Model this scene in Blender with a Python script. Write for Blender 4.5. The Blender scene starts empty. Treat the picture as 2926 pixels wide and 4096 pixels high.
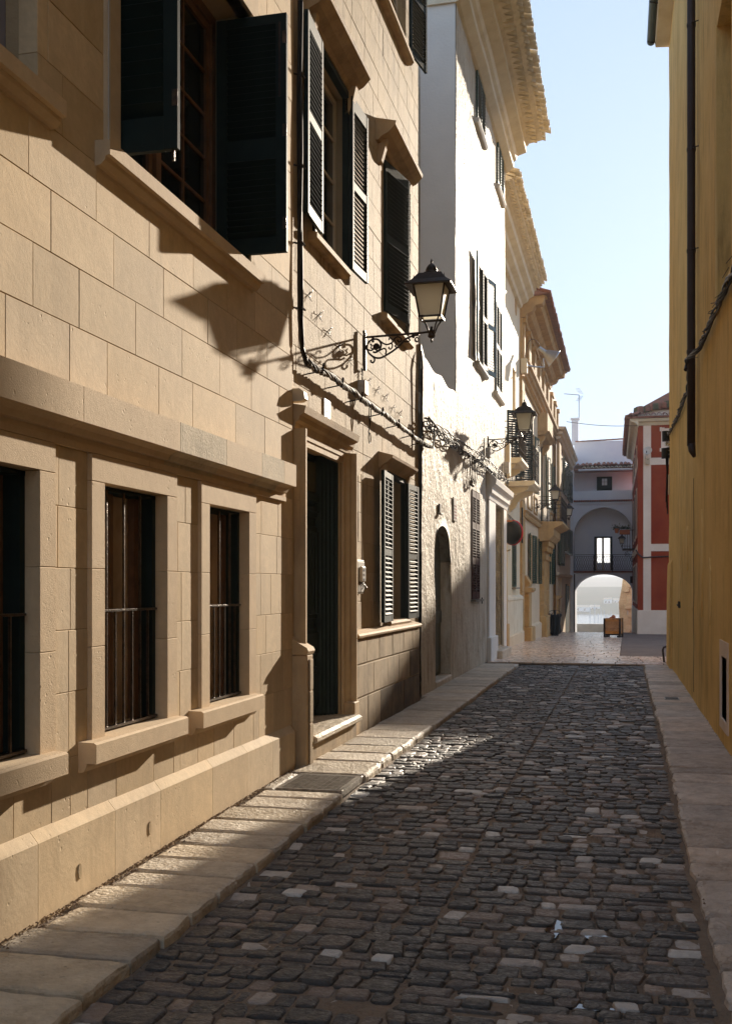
import bpy, bmesh, math, random
from mathutils import Vector, Matrix, noise
random.seed(7)
R = math.radians
C = bpy.context.scene.collection
S = bpy.context.scene

# ------------------------------------------------------------------ camera, sky, sun, exposure
cam_d = bpy.data.cameras.new('camera'); cam = bpy.data.objects.new('camera', cam_d); C.objects.link(cam)
cam.location = (0, 0, 1.6); cam.rotation_euler = (R(90), 0, R(13.61))
cam_d.sensor_fit = 'VERTICAL'; cam_d.sensor_height = 36; cam_d.lens = 37.5
cam_d.shift_y = 0.0737; cam_d.clip_start = 0.05; cam_d.clip_end = 6000
S.camera = cam
SUN = Vector((0.198, 1.0, 0.292)).normalized()          # towards the sun
AZ = math.atan2(SUN.x, SUN.y); EL = math.asin(SUN.z)
W = bpy.data.worlds.new('World'); S.world = W; W.use_nodes = True
nt = W.node_tree; bg = nt.nodes['Background']
sky = nt.nodes.new('ShaderNodeTexSky'); sky.sky_type = 'NISHITA'; sky.sun_disc = False
sky.sun_elevation = EL; sky.sun_rotation = AZ
sky.air_density = 1.0; sky.dust_density = 0.3; sky.ozone_density = 2.0; sky.altitude = 20
gm = nt.nodes.new('ShaderNodeGamma'); gm.inputs[1].default_value = 0.27        # one even contrast grade over the whole sky
tn = nt.nodes.new('ShaderNodeMix'); tn.data_type = 'RGBA'; tn.blend_type = 'MULTIPLY'; tn.inputs[0].default_value = 1; tn.inputs[7].default_value = (.72, .85, 1.04, 1)
nt.links.new(sky.outputs[0], gm.inputs[0]); nt.links.new(gm.outputs[0], tn.inputs[6]); nt.links.new(tn.outputs[2], bg.inputs[0]); bg.inputs[1].default_value = 0.13
sd = bpy.data.lights.new('sun', 'SUN'); so = bpy.data.objects.new('sun', sd); C.objects.link(so)
sd.energy = 2.0; sd.angle = R(0.53); sd.color = (0.92, 0.80, 0.645)
so.location = (6, 30, 12); so.rotation_euler = SUN.to_track_quat('Z', 'Y').to_euler()
S.view_settings.view_transform = 'Standard'; S.view_settings.look = 'None'
S.view_settings.exposure = 2.36; S.view_settings.gamma = 1; S.view_settings.use_curve_mapping = False
S.render.engine = 'CYCLES'
S.cycles.max_bounces = 10; S.cycles.diffuse_bounces = 8; S.cycles.glossy_bounces = 3; S.cycles.transmission_bounces = 4
S.cycles.caustics_reflective = False; S.cycles.caustics_refractive = False

# ------------------------------------------------------------------ materials
def M(name, col, col2=None, ns=2.0, rough=.85, bump=.15, bs=60., rnd=0., metal=0., spec=.35,
      streak=0., scol=(.12, .10, .08), saw=0., pits=0., bump2=0., b2s=6., rvar=0., attr=None, mott=0., bd=.02):
    m = bpy.data.materials.new(name); m.use_nodes = True
    n = m.node_tree.nodes; L = m.node_tree.links; bs_ = n['Principled BSDF']
    bs_.inputs['Roughness'].default_value = rough; bs_.inputs['Metallic'].default_value = metal
    bs_.inputs['Specular IOR Level'].default_value = spec
    tc = n.new('ShaderNodeTexCoord'); co = tc.outputs['Object']
    oi = n.new('ShaderNodeObjectInfo')
    off = n.new('ShaderNodeVectorMath'); off.operation = 'MULTIPLY_ADD'
    cmb = n.new('ShaderNodeCombineXYZ')
    for i in range(3): L.new(oi.outputs['Random'], cmb.inputs[i])
    L.new(cmb.outputs[0], off.inputs[0]); off.inputs[1].default_value = (37, 53, 71); L.new(co, off.inputs[2])
    pc = off.outputs[0] if rnd > 0 else co
    def nz(scale, det=5, src=None, rg=.6):
        t = n.new('ShaderNodeTexNoise'); t.inputs['Scale'].default_value = scale; t.inputs['Detail'].default_value = det
        t.inputs['Roughness'].default_value = rg; L.new(src or pc, t.inputs['Vector']); return t.outputs[0]
    def mr(v, a, b, c=0., d=1.):
        t = n.new('ShaderNodeMapRange'); t.clamp = True
        for k, x in zip((1, 2, 3, 4), (a, b, c, d)): t.inputs[k].default_value = x
        L.new(v, t.inputs[0]); return t.outputs[0]
    def mix(f, a, b, mode='MIX'):
        t = n.new('ShaderNodeMix'); t.data_type = 'RGBA'; t.blend_type = mode
        if hasattr(f, 'is_output'): L.new(f, t.inputs[0])
        else: t.inputs[0].default_value = f
        for s_, x in ((t.inputs[6], a), (t.inputs[7], b)):
            if hasattr(x, 'is_output'): L.new(x, s_)
            else: s_.default_value = (*x, 1)
        return t.outputs[2]
    col2 = col2 or tuple(c * .75 for c in col)
    def up(c): k = 1.28 if max(c) < .5 else 1.2; return tuple(min(.84, x * k) for x in c)
    if metal == 0 and max(col) > .10: col, col2 = up(col), up(col2)
    if attr: attr = [(p, tuple(min(.7, x * 1.45) for x in c)) for p, c in attr]
    if attr:
        at = n.new('ShaderNodeAttribute'); at.attribute_name = 'tint'; cr = n.new('ShaderNodeValToRGB')
        L.new(at.outputs['Fac'], cr.inputs[0]); el = cr.color_ramp.elements
        el[0].position = 0; el[0].color = (*attr[0][1], 1); el[1].position = attr[-1][0]; el[1].color = (*attr[-1][1], 1)
        for p, c in attr[1:-1]: e = el.new(p); e.color = (*c, 1)
        c = mix(mr(nz(ns), .35, .68), cr.outputs[0], mix(.22, cr.outputs[0], col2))
    else:
        c = mix(mr(nz(ns), .35, .68), col, col2)
    if mott > 0: c = mix(mr(nz(ns * 5.3, 6, None, .7), .42, .72, 0, mott), c, tuple(min(1, x * 1.25) for x in col))
    if rnd > 0:
        hv = n.new('ShaderNodeHueSaturation'); L.new(c, hv.inputs['Color'])
        L.new(mr(oi.outputs['Random'], 0, 1, 1 - rnd, 1 + rnd), hv.inputs['Value'])
        fr_ = n.new('ShaderNodeMath'); fr_.operation = 'MULTIPLY'; fr_.inputs[1].default_value = 13.7
        L.new(oi.outputs['Random'], fr_.inputs[0]); f2 = n.new('ShaderNodeMath'); f2.operation = 'FRACT'; L.new(fr_.outputs[0], f2.inputs[0])
        L.new(mr(f2.outputs[0], 0, 1, 1 - rnd * .9, 1 + rnd * .5), hv.inputs['Saturation']); c = hv.outputs[0]
    bumps = []
    if saw > 0:
        wv = n.new('ShaderNodeTexWave'); wv.inputs['Scale'].default_value = 7; wv.inputs['Distortion'].default_value = 14
        wv.inputs['Detail'].default_value = 1.5; wv.inputs['Detail Scale'].default_value = 1.1; wv.bands_direction = 'DIAGONAL'; L.new(pc, wv.inputs['Vector'])
        c = mix(mr(wv.outputs[1], 0, 1, 0, saw), c, tuple(x * .72 for x in col)); bumps.append((wv.outputs[1], .012))
    if streak > 0:
        mp = n.new('ShaderNodeMapping'); mp.inputs['Scale'].default_value = (4.0, 4.0, .55); L.new(co, mp.inputs[0])
        st = mr(nz(1.5, 7, mp.outputs[0], .75), .45, .66); big = mr(nz(.7, 3, co), .38, .58)
        mu = n.new('ShaderNodeMath'); mu.operation = 'MULTIPLY'; L.new(st, mu.inputs[0]); L.new(big, mu.inputs[1])
        c = mix(mr(mu.outputs[0], 0, 1, 0, streak), c, scol)
    if pits > 0:
        vo = n.new('ShaderNodeTexVoronoi'); vo.inputs['Scale'].default_value = 27; vo.inputs['Randomness'].default_value = 1; L.new(pc, vo.inputs['Vector'])
        sel = mr(nz(7, 5), .56, .66); pv = mr(vo.outputs['Distance'], .08, .26, 1, 0)
        mu = n.new('ShaderNodeMath'); mu.operation = 'MULTIPLY'; L.new(pv, mu.inputs[0]); L.new(sel, mu.inputs[1])
        c = mix(mr(mu.outputs[0], 0, 1, 0, pits), c, tuple(x * .3 for x in col))
        ng = n.new('ShaderNodeMath'); ng.operation = 'MULTIPLY'; ng.inputs[1].default_value = -1; L.new(mu.outputs[0], ng.inputs[0]); bumps.append((ng.outputs[0], .25))
    L.new(c, bs_.inputs['Base Color'])
    if rvar: L.new(mr(nz(ns * 3), .35, .65, max(.08, rough - rvar), min(1, rough + rvar)), bs_.inputs['Roughness'])
    if bump: bumps.append((nz(bs, 4), bump))
    if bump2: bumps.append((nz(b2s, 3), bump2))
    prev = None
    for h, s_ in bumps:
        b = n.new('ShaderNodeBump'); b.inputs['Strength'].default_value = min(1, s_); b.inputs['Distance'].default_value = bd
        L.new(h, b.inputs['Height'])
        if prev: L.new(prev, b.inputs['Normal'])
        prev = b.outputs[0]
    if prev: L.new(prev, bs_.inputs['Normal'])
    return m
def glass(name, col, rough=.05, spec=.6):
    m = M(name, col, col, rough=rough, bump=0, spec=spec, bump2=.03, b2s=1.5); return m
m_ash = M('ashlar sandstone', (.485, .375, .24), (.42, .315, .195), ns=1.8, rough=.8, bump=.09, bs=90, rnd=.13, saw=.16, pits=.16, mott=.45, streak=.3, scol=(.28, .20, .12), spec=.3)
m_trim = M('dressed sandstone', (.485, .37, .24), (.42, .31, .195), ns=2.5, rough=.8, bump=.2, bs=130, rnd=.05, pits=.16, saw=.10, mott=.3, spec=.3)
m_gap = M('joint mortar', (.40, .305, .19), rough=.95, bump=.2)
m_old = M('weathered ochre stone', (.385, .295, .18), (.29, .215, .125), ns=1.6, rough=.78, bump=.5, bs=45, rnd=.07, streak=1.0, scol=(.17, .11, .055), mott=.35, bump2=.25, b2s=9)
m_oldtrim = M('old dressed limestone', (.44, .315, .175), (.34, .23, .12), ns=2.2, rough=.75, bump=.35, bs=70, rnd=.04, streak=.5, scol=(.15, .10, .06), bump2=.15)
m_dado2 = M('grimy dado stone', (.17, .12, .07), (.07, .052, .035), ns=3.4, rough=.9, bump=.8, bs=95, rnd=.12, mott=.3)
m_trim2 = M('greyer sandstone', (.43, .36, .26), (.30, .25, .175), ns=3.5, rough=.82, bump=.3, bs=60, streak=.5, scol=(.2,.17,.12), mott=.5)
m_dado = M('rough dado stone', (.36, .27, .165), (.22, .155, .09), ns=2.4, rough=.85, bump=.8, bs=95, rnd=.07, mott=.4, streak=.5, scol=(.05, .04, .028))
m_pale = M('pale joint', (.40, .31, .19), rough=.9, bump=.3)
m_white = M('rough limewash', (.44, .40, .33), (.37, .32, .245), ns=1.2, rough=.66, bump=.45, bs=18, spec=.35, streak=1., scol=(.24, .165, .09), bump2=1., b2s=3.5, bd=.06, mott=.3)
m_whites = M('smooth limewash', (.62, .60, .57), (.56, .54, .51), ns=1.0, rough=.8, bump=.25, bs=22, bump2=.25, b2s=4)
m_cream = M('cream render', (.66, .56, .40), (.60, .50, .35), ns=1.0, rough=.7, bump=.25, bs=30, streak=.25, scol=(.45, .36, .24))
m_ctrim = M('cream painted trim', (.64, .57, .44), (.55, .47, .34), ns=2, rough=.7, bump=.2, streak=.2, scol=(.42, .34, .22))
m_pal = M('palace render', (.62, .49, .34), (.55, .43, .29), ns=1.2, rough=.8, bump=.2)
m_palst = M('palace golden stone', (.43, .275, .12), (.31, .19, .08), ns=1.6, rough=.82, bump=.35, rnd=.06, streak=.4, scol=(.24, .15, .07), mott=.3)
m_b6 = M('beige render', (.60, .47, .33), (.53, .41, .28), ns=1.5, rough=.8, bump=.2, streak=.3, scol=(.3, .22, .15))
m_blue = M('white gateway limewash', (.62, .66, .74), (.56, .60, .67), ns=.8, rough=.85, bump=.2, bs=20)
m_red = M('oxblood render', (.20, .034, .016), (.27, .062, .026), ns=.9, spec=.12, rough=.9, bump=.2, rnd=0, mott=.2)
m_redw = M('red house white bands', (.70, .60, .52), (.62, .51, .43), ns=1.3, rough=.8, bump=.15)
m_yel = M('ochre yellow render', (.68, .48, .20), (.60, .41, .15), ns=.8, rough=.85, spec=.12, bump=.35, bs=38, streak=.7, scol=(.36, .22, .075), bump2=.5, b2s=2.5, mott=.3, bd=.03)
m_yelp = M('bare yellow patch', (.70, .52, .24), (.66, .46, .17), ns=3, rough=.8, bump=.3)
m_grn = M('dark green paint', (.016, .028, .026), (.012, .02, .02), ns=6, rough=.62, bump=.08, bs=90, spec=.12)
m_grn2 = M('green louvre paint', (.028, .065, .036), (.02, .05, .028), ns=6, rough=.4, bump=.06, spec=.5)
m_ggrey = M('grey green boards', (.085, .10, .085), (.06, .07, .06), ns=5, rough=.6, bump=.2)
m_brsh = M('brown shutter paint', (.085, .032, .024), (.06, .024, .018), ns=5, rough=.75, spec=.08, bump=.1)
m_wood = M('varnished brown timber', (.14, .075, .042), (.08, .042, .025), ns=9, rough=.45, bump=.15)
m_plank = M('orange planter timber', (.42, .19, .06), (.25, .10, .03), ns=7, rough=.6, bump=.2, rnd=.12)
m_iron = M('black wrought iron', (.022, .018, .016), (.05, .03, .02), ns=14, rough=.42, bump=.25, bs=80, metal=.4)
m_bar = M('worn bar steel', (.05, .042, .036), (.12, .085, .06), ns=20, rough=.3, bump=.25, metal=.85)
m_grate = M('worn grate steel', (.34, .31, .27), (.16, .14, .12), ns=18, rough=.4, bump=.2, metal=.6)
m_cable = M('black cable rubber', (.02, .018, .017), rough=.6, bump=.1, spec=.25)
m_cableg = M('grey pvc cable', (.20, .18, .155), (.10, .088, .075), ns=9, rough=.65, bump=.1, spec=.2)
m_plast = M('grey plastic', (.45, .43, .40), rough=.5, bump=.05)
m_whp = M('white plastic', (.50, .48, .45), rough=.45, bump=.03)
m_frame = M('beige window frame', (.50, .43, .33), rough=.6, bump=.05)
m_pane = glass('window pane', (.012, .014, .016))
m_paneb = M('dim room', (.035, .027, .02), rough=.7, bump=.1)
m_inside = M('dark brown window back', (.46, .35, .25), (.22, .155, .11), ns=2.2, rough=.1, bump=.02, spec=1.0)
m_tile = M('clay roof tile', (.24, .085, .05), (.13, .06, .042), ns=5, rough=.85, bump=.4, rnd=.2, mott=.3)
m_tilew = M('limewashed eave tile', (.66, .58, .45), (.52, .44, .31), ns=4, rough=.8, bump=.3, rnd=.07)
m_grnpipe = M('zinc green gutter', (.07, .10, .09), rough=.45, bump=.1, metal=.3)
m_pipe = M('brown black downpipe', (.045, .03, .028), (.035, .024, .022), rough=.5, bump=.12, rvar=.1)
m_pipec = M('cream downpipe', (.58, .47, .30), rough=.5, bump=.05)
m_lime = M('worn pavement limestone', (.50, .43, .33), (.30, .24, .17), ns=4.2, rough=.5, bump=.9, bs=34, rnd=.22, pits=.9, mott=.4, rvar=.18, bump2=.7, b2s=8)
m_lime2 = M('grey pavement limestone', (.46, .39, .33), (.25, .20, .16), ns=4.2, rough=.48, bump=1., bs=34, rnd=.28, pits=.8, mott=.5, rvar=.2, bump2=.9, b2s=9)
m_mort = M('sandy road mortar', (.21, .165, .125), (.125, .095, .072), ns=4, rough=.9, bump=.9, bs=50, bump2=.8, b2s=12, mott=.3)
COB = [(0, (.042, .040, .040)), (.3, (.056, .053, .050)), (.55, (.078, .068, .062)), (.75, (.11, .088, .076)), (.88, (.22, .17, .14)), (1.0, (.60, .53, .47))]
m_cob = M('basalt and limestone setts', (.05, .05, .05), (.035, .03, .028), ns=11, rough=.48, bump=.8, bs=38, spec=.42, attr=COB, rvar=.16, bump2=.6, b2s=13, mott=.0)
m_plaza = M('polished plaza limestone', (.62, .48, .38), (.52, .39, .30), ns=3, rough=.26, bump=.06, rnd=.10, rvar=.12, bump2=.1, b2s=4)
m_asph = M('asphalt', (.16, .12, .10), (.11, .082, .07), ns=1.2, rough=.8, bump=.4, bs=120)
m_earth = M('dry earth', (.20, .14, .09), (.12, .08, .05), ns=6, rough=.95, bump=.8, bs=40)
m_hill = M('scrub hill', (.07, .085, .05), (.14, .12, .08), ns=.02, rough=.95, bump=0, mott=.3, spec=0)
m_sea = M('sea water', (.03, .06, .08), rough=.16, bump=.25, bs=.35, spec=.6, bump2=.3, b2s=.09, bd=.5)
m_rock = M('masonry pale as if sunlit', (.55, .44, .28), (.30, .21, .12), ns=1.2, rough=.85, bump=.6, bs=12, mott=.4, bump2=.9, b2s=2.5, bd=.06)  # light base colour stands in for sunlight missing on this face
m_alu = M('brushed aluminium', (.62, .66, .72), rough=.32, bump=.03, metal=.85)
m_terra = M('terracotta', (.42, .15, .06), (.30, .10, .05), rough=.8, bump=.1)
m_leaf = M('leaf green', (.06, .10, .03), (.035, .06, .02), ns=20, rough=.6, bump=.1)
m_boat = M('boat white', (.75, .77, .8), rough=.4, bump=0)
m_redr = M('red rim', (.45, .02, .02), rough=.4, bump=0)
m_blk = M('black plastic', (.02, .022, .022), rough=.42, bump=.05, rvar=.1)
m_shd = M('pale blue painted board', (.20, .20, .25), (.17, .17, .22), ns=2, rough=.7, bump=.08)
m_gravel = M('grey ground beyond', (.33, .31, .28), rough=.9, bump=.2)
m_weed = M('roof weeds', (.10, .10, .05), (.05, .05, .03), ns=8, rough=.9, bump=.3)
def mk_lampglass():
    m = bpy.data.materials.new('frosted lamp glass'); m.use_nodes = True; n = m.node_tree.nodes; L = m.node_tree.links
    p = n['Principled BSDF']; p.inputs['Base Color'].default_value = (.76, .73, .66, 1); p.inputs['Roughness'].default_value = .35
    t = n.new('ShaderNodeBsdfTranslucent'); t.inputs[0].default_value = (.92, .89, .80, 1); x = n.new('ShaderNodeMixShader'); x.inputs[0].default_value = .55
    L.new(p.outputs[0], x.inputs[1]); L.new(t.outputs[0], x.inputs[2]); L.new(x.outputs[0], n['Material Output'].inputs[0]); return m
m_lglass = mk_lampglass()
m_water = M('puddle water', (.02, .018, .016), rough=.02, bump=0, spec=.8)

# ------------------------------------------------------------------ mesh helpers
class Fr:                        # a wall: u runs along it, v is height, w stands out of it
    def __init__(s, o, U, N): s.o = o; s.U = U; s.N = N
    def __call__(s, u, v, w): return (s.o[0] + u * s.U[0] + w * s.N[0], s.o[1] + u * s.U[1] + w * s.N[1], v)
FW = Fr((0, 0), (1, 0), (0, 1))            # world frame with u=X, w=Y
def left(X): return Fr((X, 0), (0, 1), (1, 0))
def right(X): return Fr((X, 0), (0, 1), (-1, 0))
def facing(Y): return Fr((0, Y), (1, 0), (0, -1))
CH_F = None
class MB:
    def __init__(s): s.v = []; s.f = []; s.t = []
    def add(s, vs, fs, t=0.):
        o = len(s.v); s.v += vs; s.f += [tuple(i + o for i in f) for f in fs]; s.t += [t] * len(fs); return s
    def box(s, fr, u0, u1, v0, v1, w0, w1, c=0.):
        if u0 > u1: u0, u1 = u1, u0
        if v0 > v1: v0, v1 = v1, v0
        if w0 > w1: w0, w1 = w1, w0
        c = min(c, (u1 - u0) * .4, (v1 - v0) * .4, (w1 - w0) * .4)
        if c <= 0:
            return s.add([fr(u, v, w) for w in (w0, w1) for v in (v0, v1) for u in (u0, u1)],
                         [(0, 2, 3, 1), (4, 5, 7, 6), (0, 1, 5, 4), (2, 6, 7, 3), (0, 4, 6, 2), (1, 3, 7, 5)])
        V = []; idx = {}
        for a in (0, 1):
            for b in (0, 1):
                for d in (0, 1):
                    P = [(u0, u1)[a], (v0, v1)[b], (w0, w1)[d]]; sg = [c if k == 0 else -c for k in (a, b, d)]
                    for ax in range(3):
                        q = [P[i] + (0 if i == ax else sg[i]) for i in range(3)]
                        idx[(a, b, d, ax)] = len(V); V.append(fr(*q))
        F = []
        cyc = [(0, 0), (0, 1), (1, 1), (1, 0)]
        for ax in range(3):
            o = [i for i in range(3) if i != ax]
            for k in (0, 1):
                fc = []
                for p in cyc:
                    t = [0, 0, 0]; t[ax] = k; t[o[0]] = p[0]; t[o[1]] = p[1]; fc.append(idx[(*t, ax)])
                F.append(tuple(fc))
            for p in cyc:                       # edges parallel to ax
                t0 = [0, 0, 0]; t0[o[0]] = p[0]; t0[o[1]] = p[1]; t1 = list(t0); t1[ax] = 1
                F.append((idx[(*t0, o[0])], idx[(*t0, o[1])], idx[(*t1, o[1])], idx[(*t1, o[0])]))
        for a in (0, 1):
            for b in (0, 1):
                for d in (0, 1): F.append(tuple(idx[(a, b, d, x)] for x in range(3)))
        return s.add(V, F)
    def prism(s, fr, prof, u0, u1):            # profile of (w, v) run along u
        n = len(prof); V = [fr(u0, v, w) for w, v in prof] + [fr(u1, v, w) for w, v in prof]
        F = [(i, (i + 1) % n, n + (i + 1) % n, n + i) for i in range(n)] + [tuple(range(n))[::-1], tuple(range(n, 2 * n))]
        return s.add(V, F)
    def plate(s, fr, pts, w0, w1):             # outline of (u, v) given thickness
        n = len(pts); V = [fr(u, v, w0) for u, v in pts] + [fr(u, v, w1) for u, v in pts]
        F = [(i, (i + 1) % n, n + (i + 1) % n, n + i) for i in range(n)] + [tuple(range(n))[::-1], tuple(range(n, 2 * n))]
        return s.add(V, F)
    def tube(s, pts, r, n=6, caps=True):
        pts = [Vector(p) for p in pts]; rr = r if isinstance(r, (list, tuple)) else [r] * len(pts)
        up = Vector((0, 0, 1)); V = []; a = None
        for i, p in enumerate(pts):
            d = (pts[min(i + 1, len(pts) - 1)] - pts[max(i - 1, 0)])
            if d.length < 1e-9: d = Vector((0, 0, 1))
            d.normalize()
            if a is None: a = d.cross(up if abs(d.z) < .9 else Vector((1, 0, 0))).normalized()
            else:
                a = (a - d * a.dot(d))
                a = a.normalized() if a.length > 1e-6 else d.cross(Vector((.3, 1, .2))).normalized()
            b = d.cross(a)
            for k in range(n):
                t = 2 * math.pi * k / n; V.append(tuple(p + (a * math.cos(t) + b * math.sin(t)) * rr[i]))
        F = [(i * n + k, i * n + (k + 1) % n, (i + 1) * n + (k + 1) % n, (i + 1) * n + k) for i in range(len(pts) - 1) for k in range(n)]
        if caps: F += [tuple(range(n))[::-1], tuple(range((len(pts) - 1) * n, len(pts) * n))]
        return s.add(V, F)
    def lathe(s, c, prof, n=16, sq=False):       # prof of (r, z)
        V = []
        for r, z in prof:
            for k in range(n):
                t = 2 * math.pi * (k + (.5 if sq else 0)) / n; q = r * (1.4142 if sq else 1)
                V.append((c[0] + q * math.cos(t), c[1] + q * math.sin(t), c[2] + z))
        m = len(prof)
        F = [(i * n + k, i * n + (k + 1) % n, (i + 1) * n + (k + 1) % n, (i + 1) * n + k) for i in range(m - 1) for k in range(n)]
        return s.add(V, F + [tuple(range(n))[::-1], tuple(range((m - 1) * n, m * n))])
    def stone(s, pts, z0, z1, zt, inset=.12, t=0., wob=0.):   # a worn stone: outline pts, base z0, shoulder z1, crown zt
        n = len(pts); cx = sum(p[0] for p in pts) / n; cy = sum(p[1] for p in pts) / n
        def ring(f, z): return [(cx + (x - cx) * f, cy + (y - cy) * f, z + (random.uniform(-wob, wob) if wob else 0)) for x, y in pts]
        V = ring(1.0, z0) + ring(.985, z1) + ring(1 - inset * .5, zt - .0015) + ring(1 - inset, zt)
        F = [(r * n + i, r * n + (i + 1) % n, (r + 1) * n + (i + 1) % n, (r + 1) * n + i) for r in (0, 1, 2) for i in range(n)] + [tuple(range(3 * n, 4 * n))]
        return s.add(V, F, t)
    def build(s, name, mat, parent=None, smooth=False, fix=True, tint=False, raw=False):
        me = bpy.data.meshes.new(name); o = None if raw else parent; off = Vector((0, 0, 0))
        while o is not None: off += o.location; o = o.parent
        me.from_pydata([(v[0] - off.x, v[1] - off.y, v[2] - off.z) for v in s.v], [], s.f)
        if fix:
            b = bmesh.new(); b.from_mesh(me); bmesh.ops.recalc_face_normals(b, faces=b.faces); b.to_mesh(me); b.free()
        if tint:
            a = me.attributes.new('tint', 'FLOAT', 'FACE'); a.data.foreach_set('value', s.t)
        if smooth: me.polygons.foreach_set('use_smooth', [True] * len(me.polygons))
        me.materials.append(mat); ob = bpy.data.objects.new(name, me); C.objects.link(ob)
        if parent is not None: ob.parent = parent
        return ob
def thing(name, label, cat, loc=(0, 0, 0), group=None):
    o = bpy.data.objects.new(name, None); C.objects.link(o); o.location = loc; o.empty_display_size = .2
    tag(o, label, cat, group); return o
def tag(o, label, cat, group=None):
    o['label'] = label; o['category'] = cat
    if group: o['group'] = group
    return o
def struct(o): o['kind'] = 'structure'; return o
def bx(name, mat, par, fr, *a, c=0.): return MB().box(fr, *a, c=c).build(name, mat, par)
def bez(p0, p1, p2, p3, n=10):
    o = []
    for i in range(n + 1):
        t = i / n; q = 1 - t
        o.append(tuple(q**3 * a + 3 * q * q * t * b + 3 * q * t * t * c_ + t**3 * d for a, b, c_, d in zip(p0, p1, p2, p3)))
    return o
def sub_rects(r, holes):
    out = [r]
    for h in holes:
        nx = []
        for a in out:
            if h[0] >= a[1] or h[1] <= a[0] or h[2] >= a[3] or h[3] <= a[2]: nx.append(a); continue
            if a[0] < h[0]: nx.append((a[0], h[0], a[2], a[3]))
            if a[1] > h[1]: nx.append((h[1], a[1], a[2], a[3]))
            u0, u1 = max(a[0], h[0]), min(a[1], h[1])
            if a[2] < h[2]: nx.append((u0, u1, a[2], h[2]))
            if a[3] > h[3]: nx.append((u0, u1, h[3], a[3]))
        out = nx
    return [a for a in out if a[1] - a[0] > .012 and a[3] - a[2] > .012]
def skin(name, mat, par, fr, u0, u1, v0, v1, holes, w=0., depth=.4, back=True, sub=None, amp=0.):
    """wall skin with openings cut through and reveals; holes are (u0,u1,v0,v1)"""
    if not sub: holes = [(a - .004, b + .004, c_ - .004, d + .004) for a, b, c_, d in holes]
    m = MB(); us = sorted({u0, u1, *[h[0] for h in holes], *[h[1] for h in holes]}); vs = sorted({v0, v1, *[h[2] for h in holes], *[h[3] for h in holes]})
    us = [u for u in us if u0 <= u <= u1]; vs = [v for v in vs if v0 <= v <= v1]
    def dens(a, st):
        if not st: return a
        o = []
        for p, q in zip(a, a[1:]):
            k = max(1, int((q - p) / st)); o += [p + (q - p) * i / k for i in range(k)]
        return o + [a[-1]]
    if sub: us = dens(us, sub); vs = dens(vs, sub)
    def wv(u, v): return w + (amp * (noise.noise((u * .9, v * .7, 3.1)) + .5 * noise.noise((u * 2.3, v * 2., 9.1))) if amp else 0)
    ids = {}
    def vid(u, v):
        if (u, v) not in ids: ids[(u, v)] = len(m.v); m.v.append(fr(u, v, wv(u, v)))
        return ids[(u, v)]
    for a, b in zip(us, us[1:]):
        for c_, d in zip(vs, vs[1:]):
            mu, mv = (a + b) / 2, (c_ + d) / 2
            if any(h[0] < mu < h[1] and h[2] < mv < h[3] for h in holes): continue
            m.f.append((vid(a, c_), vid(b, c_), vid(b, d), vid(a, d))); m.t.append(0)
    for h in holes:
        k = max(1, int((h[1] - h[0]) / sub)) if sub else 1
        for (p, q) in (((h[0], h[2]), (h[1], h[2])), ((h[0], h[3]), (h[1], h[3])), ((h[0], h[2]), (h[0], h[3])), ((h[1], h[2]), (h[1], h[3]))):
            m.add([fr(p[0], p[1], wv(*p)), fr(q[0], q[1], wv(*q)), fr(q[0], q[1], -depth), fr(p[0], p[1], -depth)], [(0, 1, 2, 3)])
    return m.build(name, mat, par, fix=False, smooth=bool(sub))
def ashlar(par, name, mat, fr, u0, u1, courses, lens, holes, w0, w1, joint=.003, c=.0025, wj=.0012, rows=None):
    """every stone an object of its own"""
    cnt = 0
    for i, (a, b) in enumerate(zip(courses, courses[1:])):
        if rows and i in rows: us = rows[i]
        else:
            us = [u0]; u = u0 + random.uniform(.3, 1) * lens[0]
            while u < u1 - lens[0] * .6: us.append(u); u += random.uniform(*lens)
            us.append(u1)
        for p, q in zip(us, us[1:]):
            for r in sub_rects((p + joint / 2, q - joint / 2, a + joint / 2, b - joint / 2), holes):
                if (r[1] - r[0]) < .03 or (r[3] - r[2]) < .03: pass
                MB().box(fr, *r, w0, w1 + random.uniform(-wj, wj), c=c).build(name, mat, par); cnt += 1
    return cnt
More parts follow.
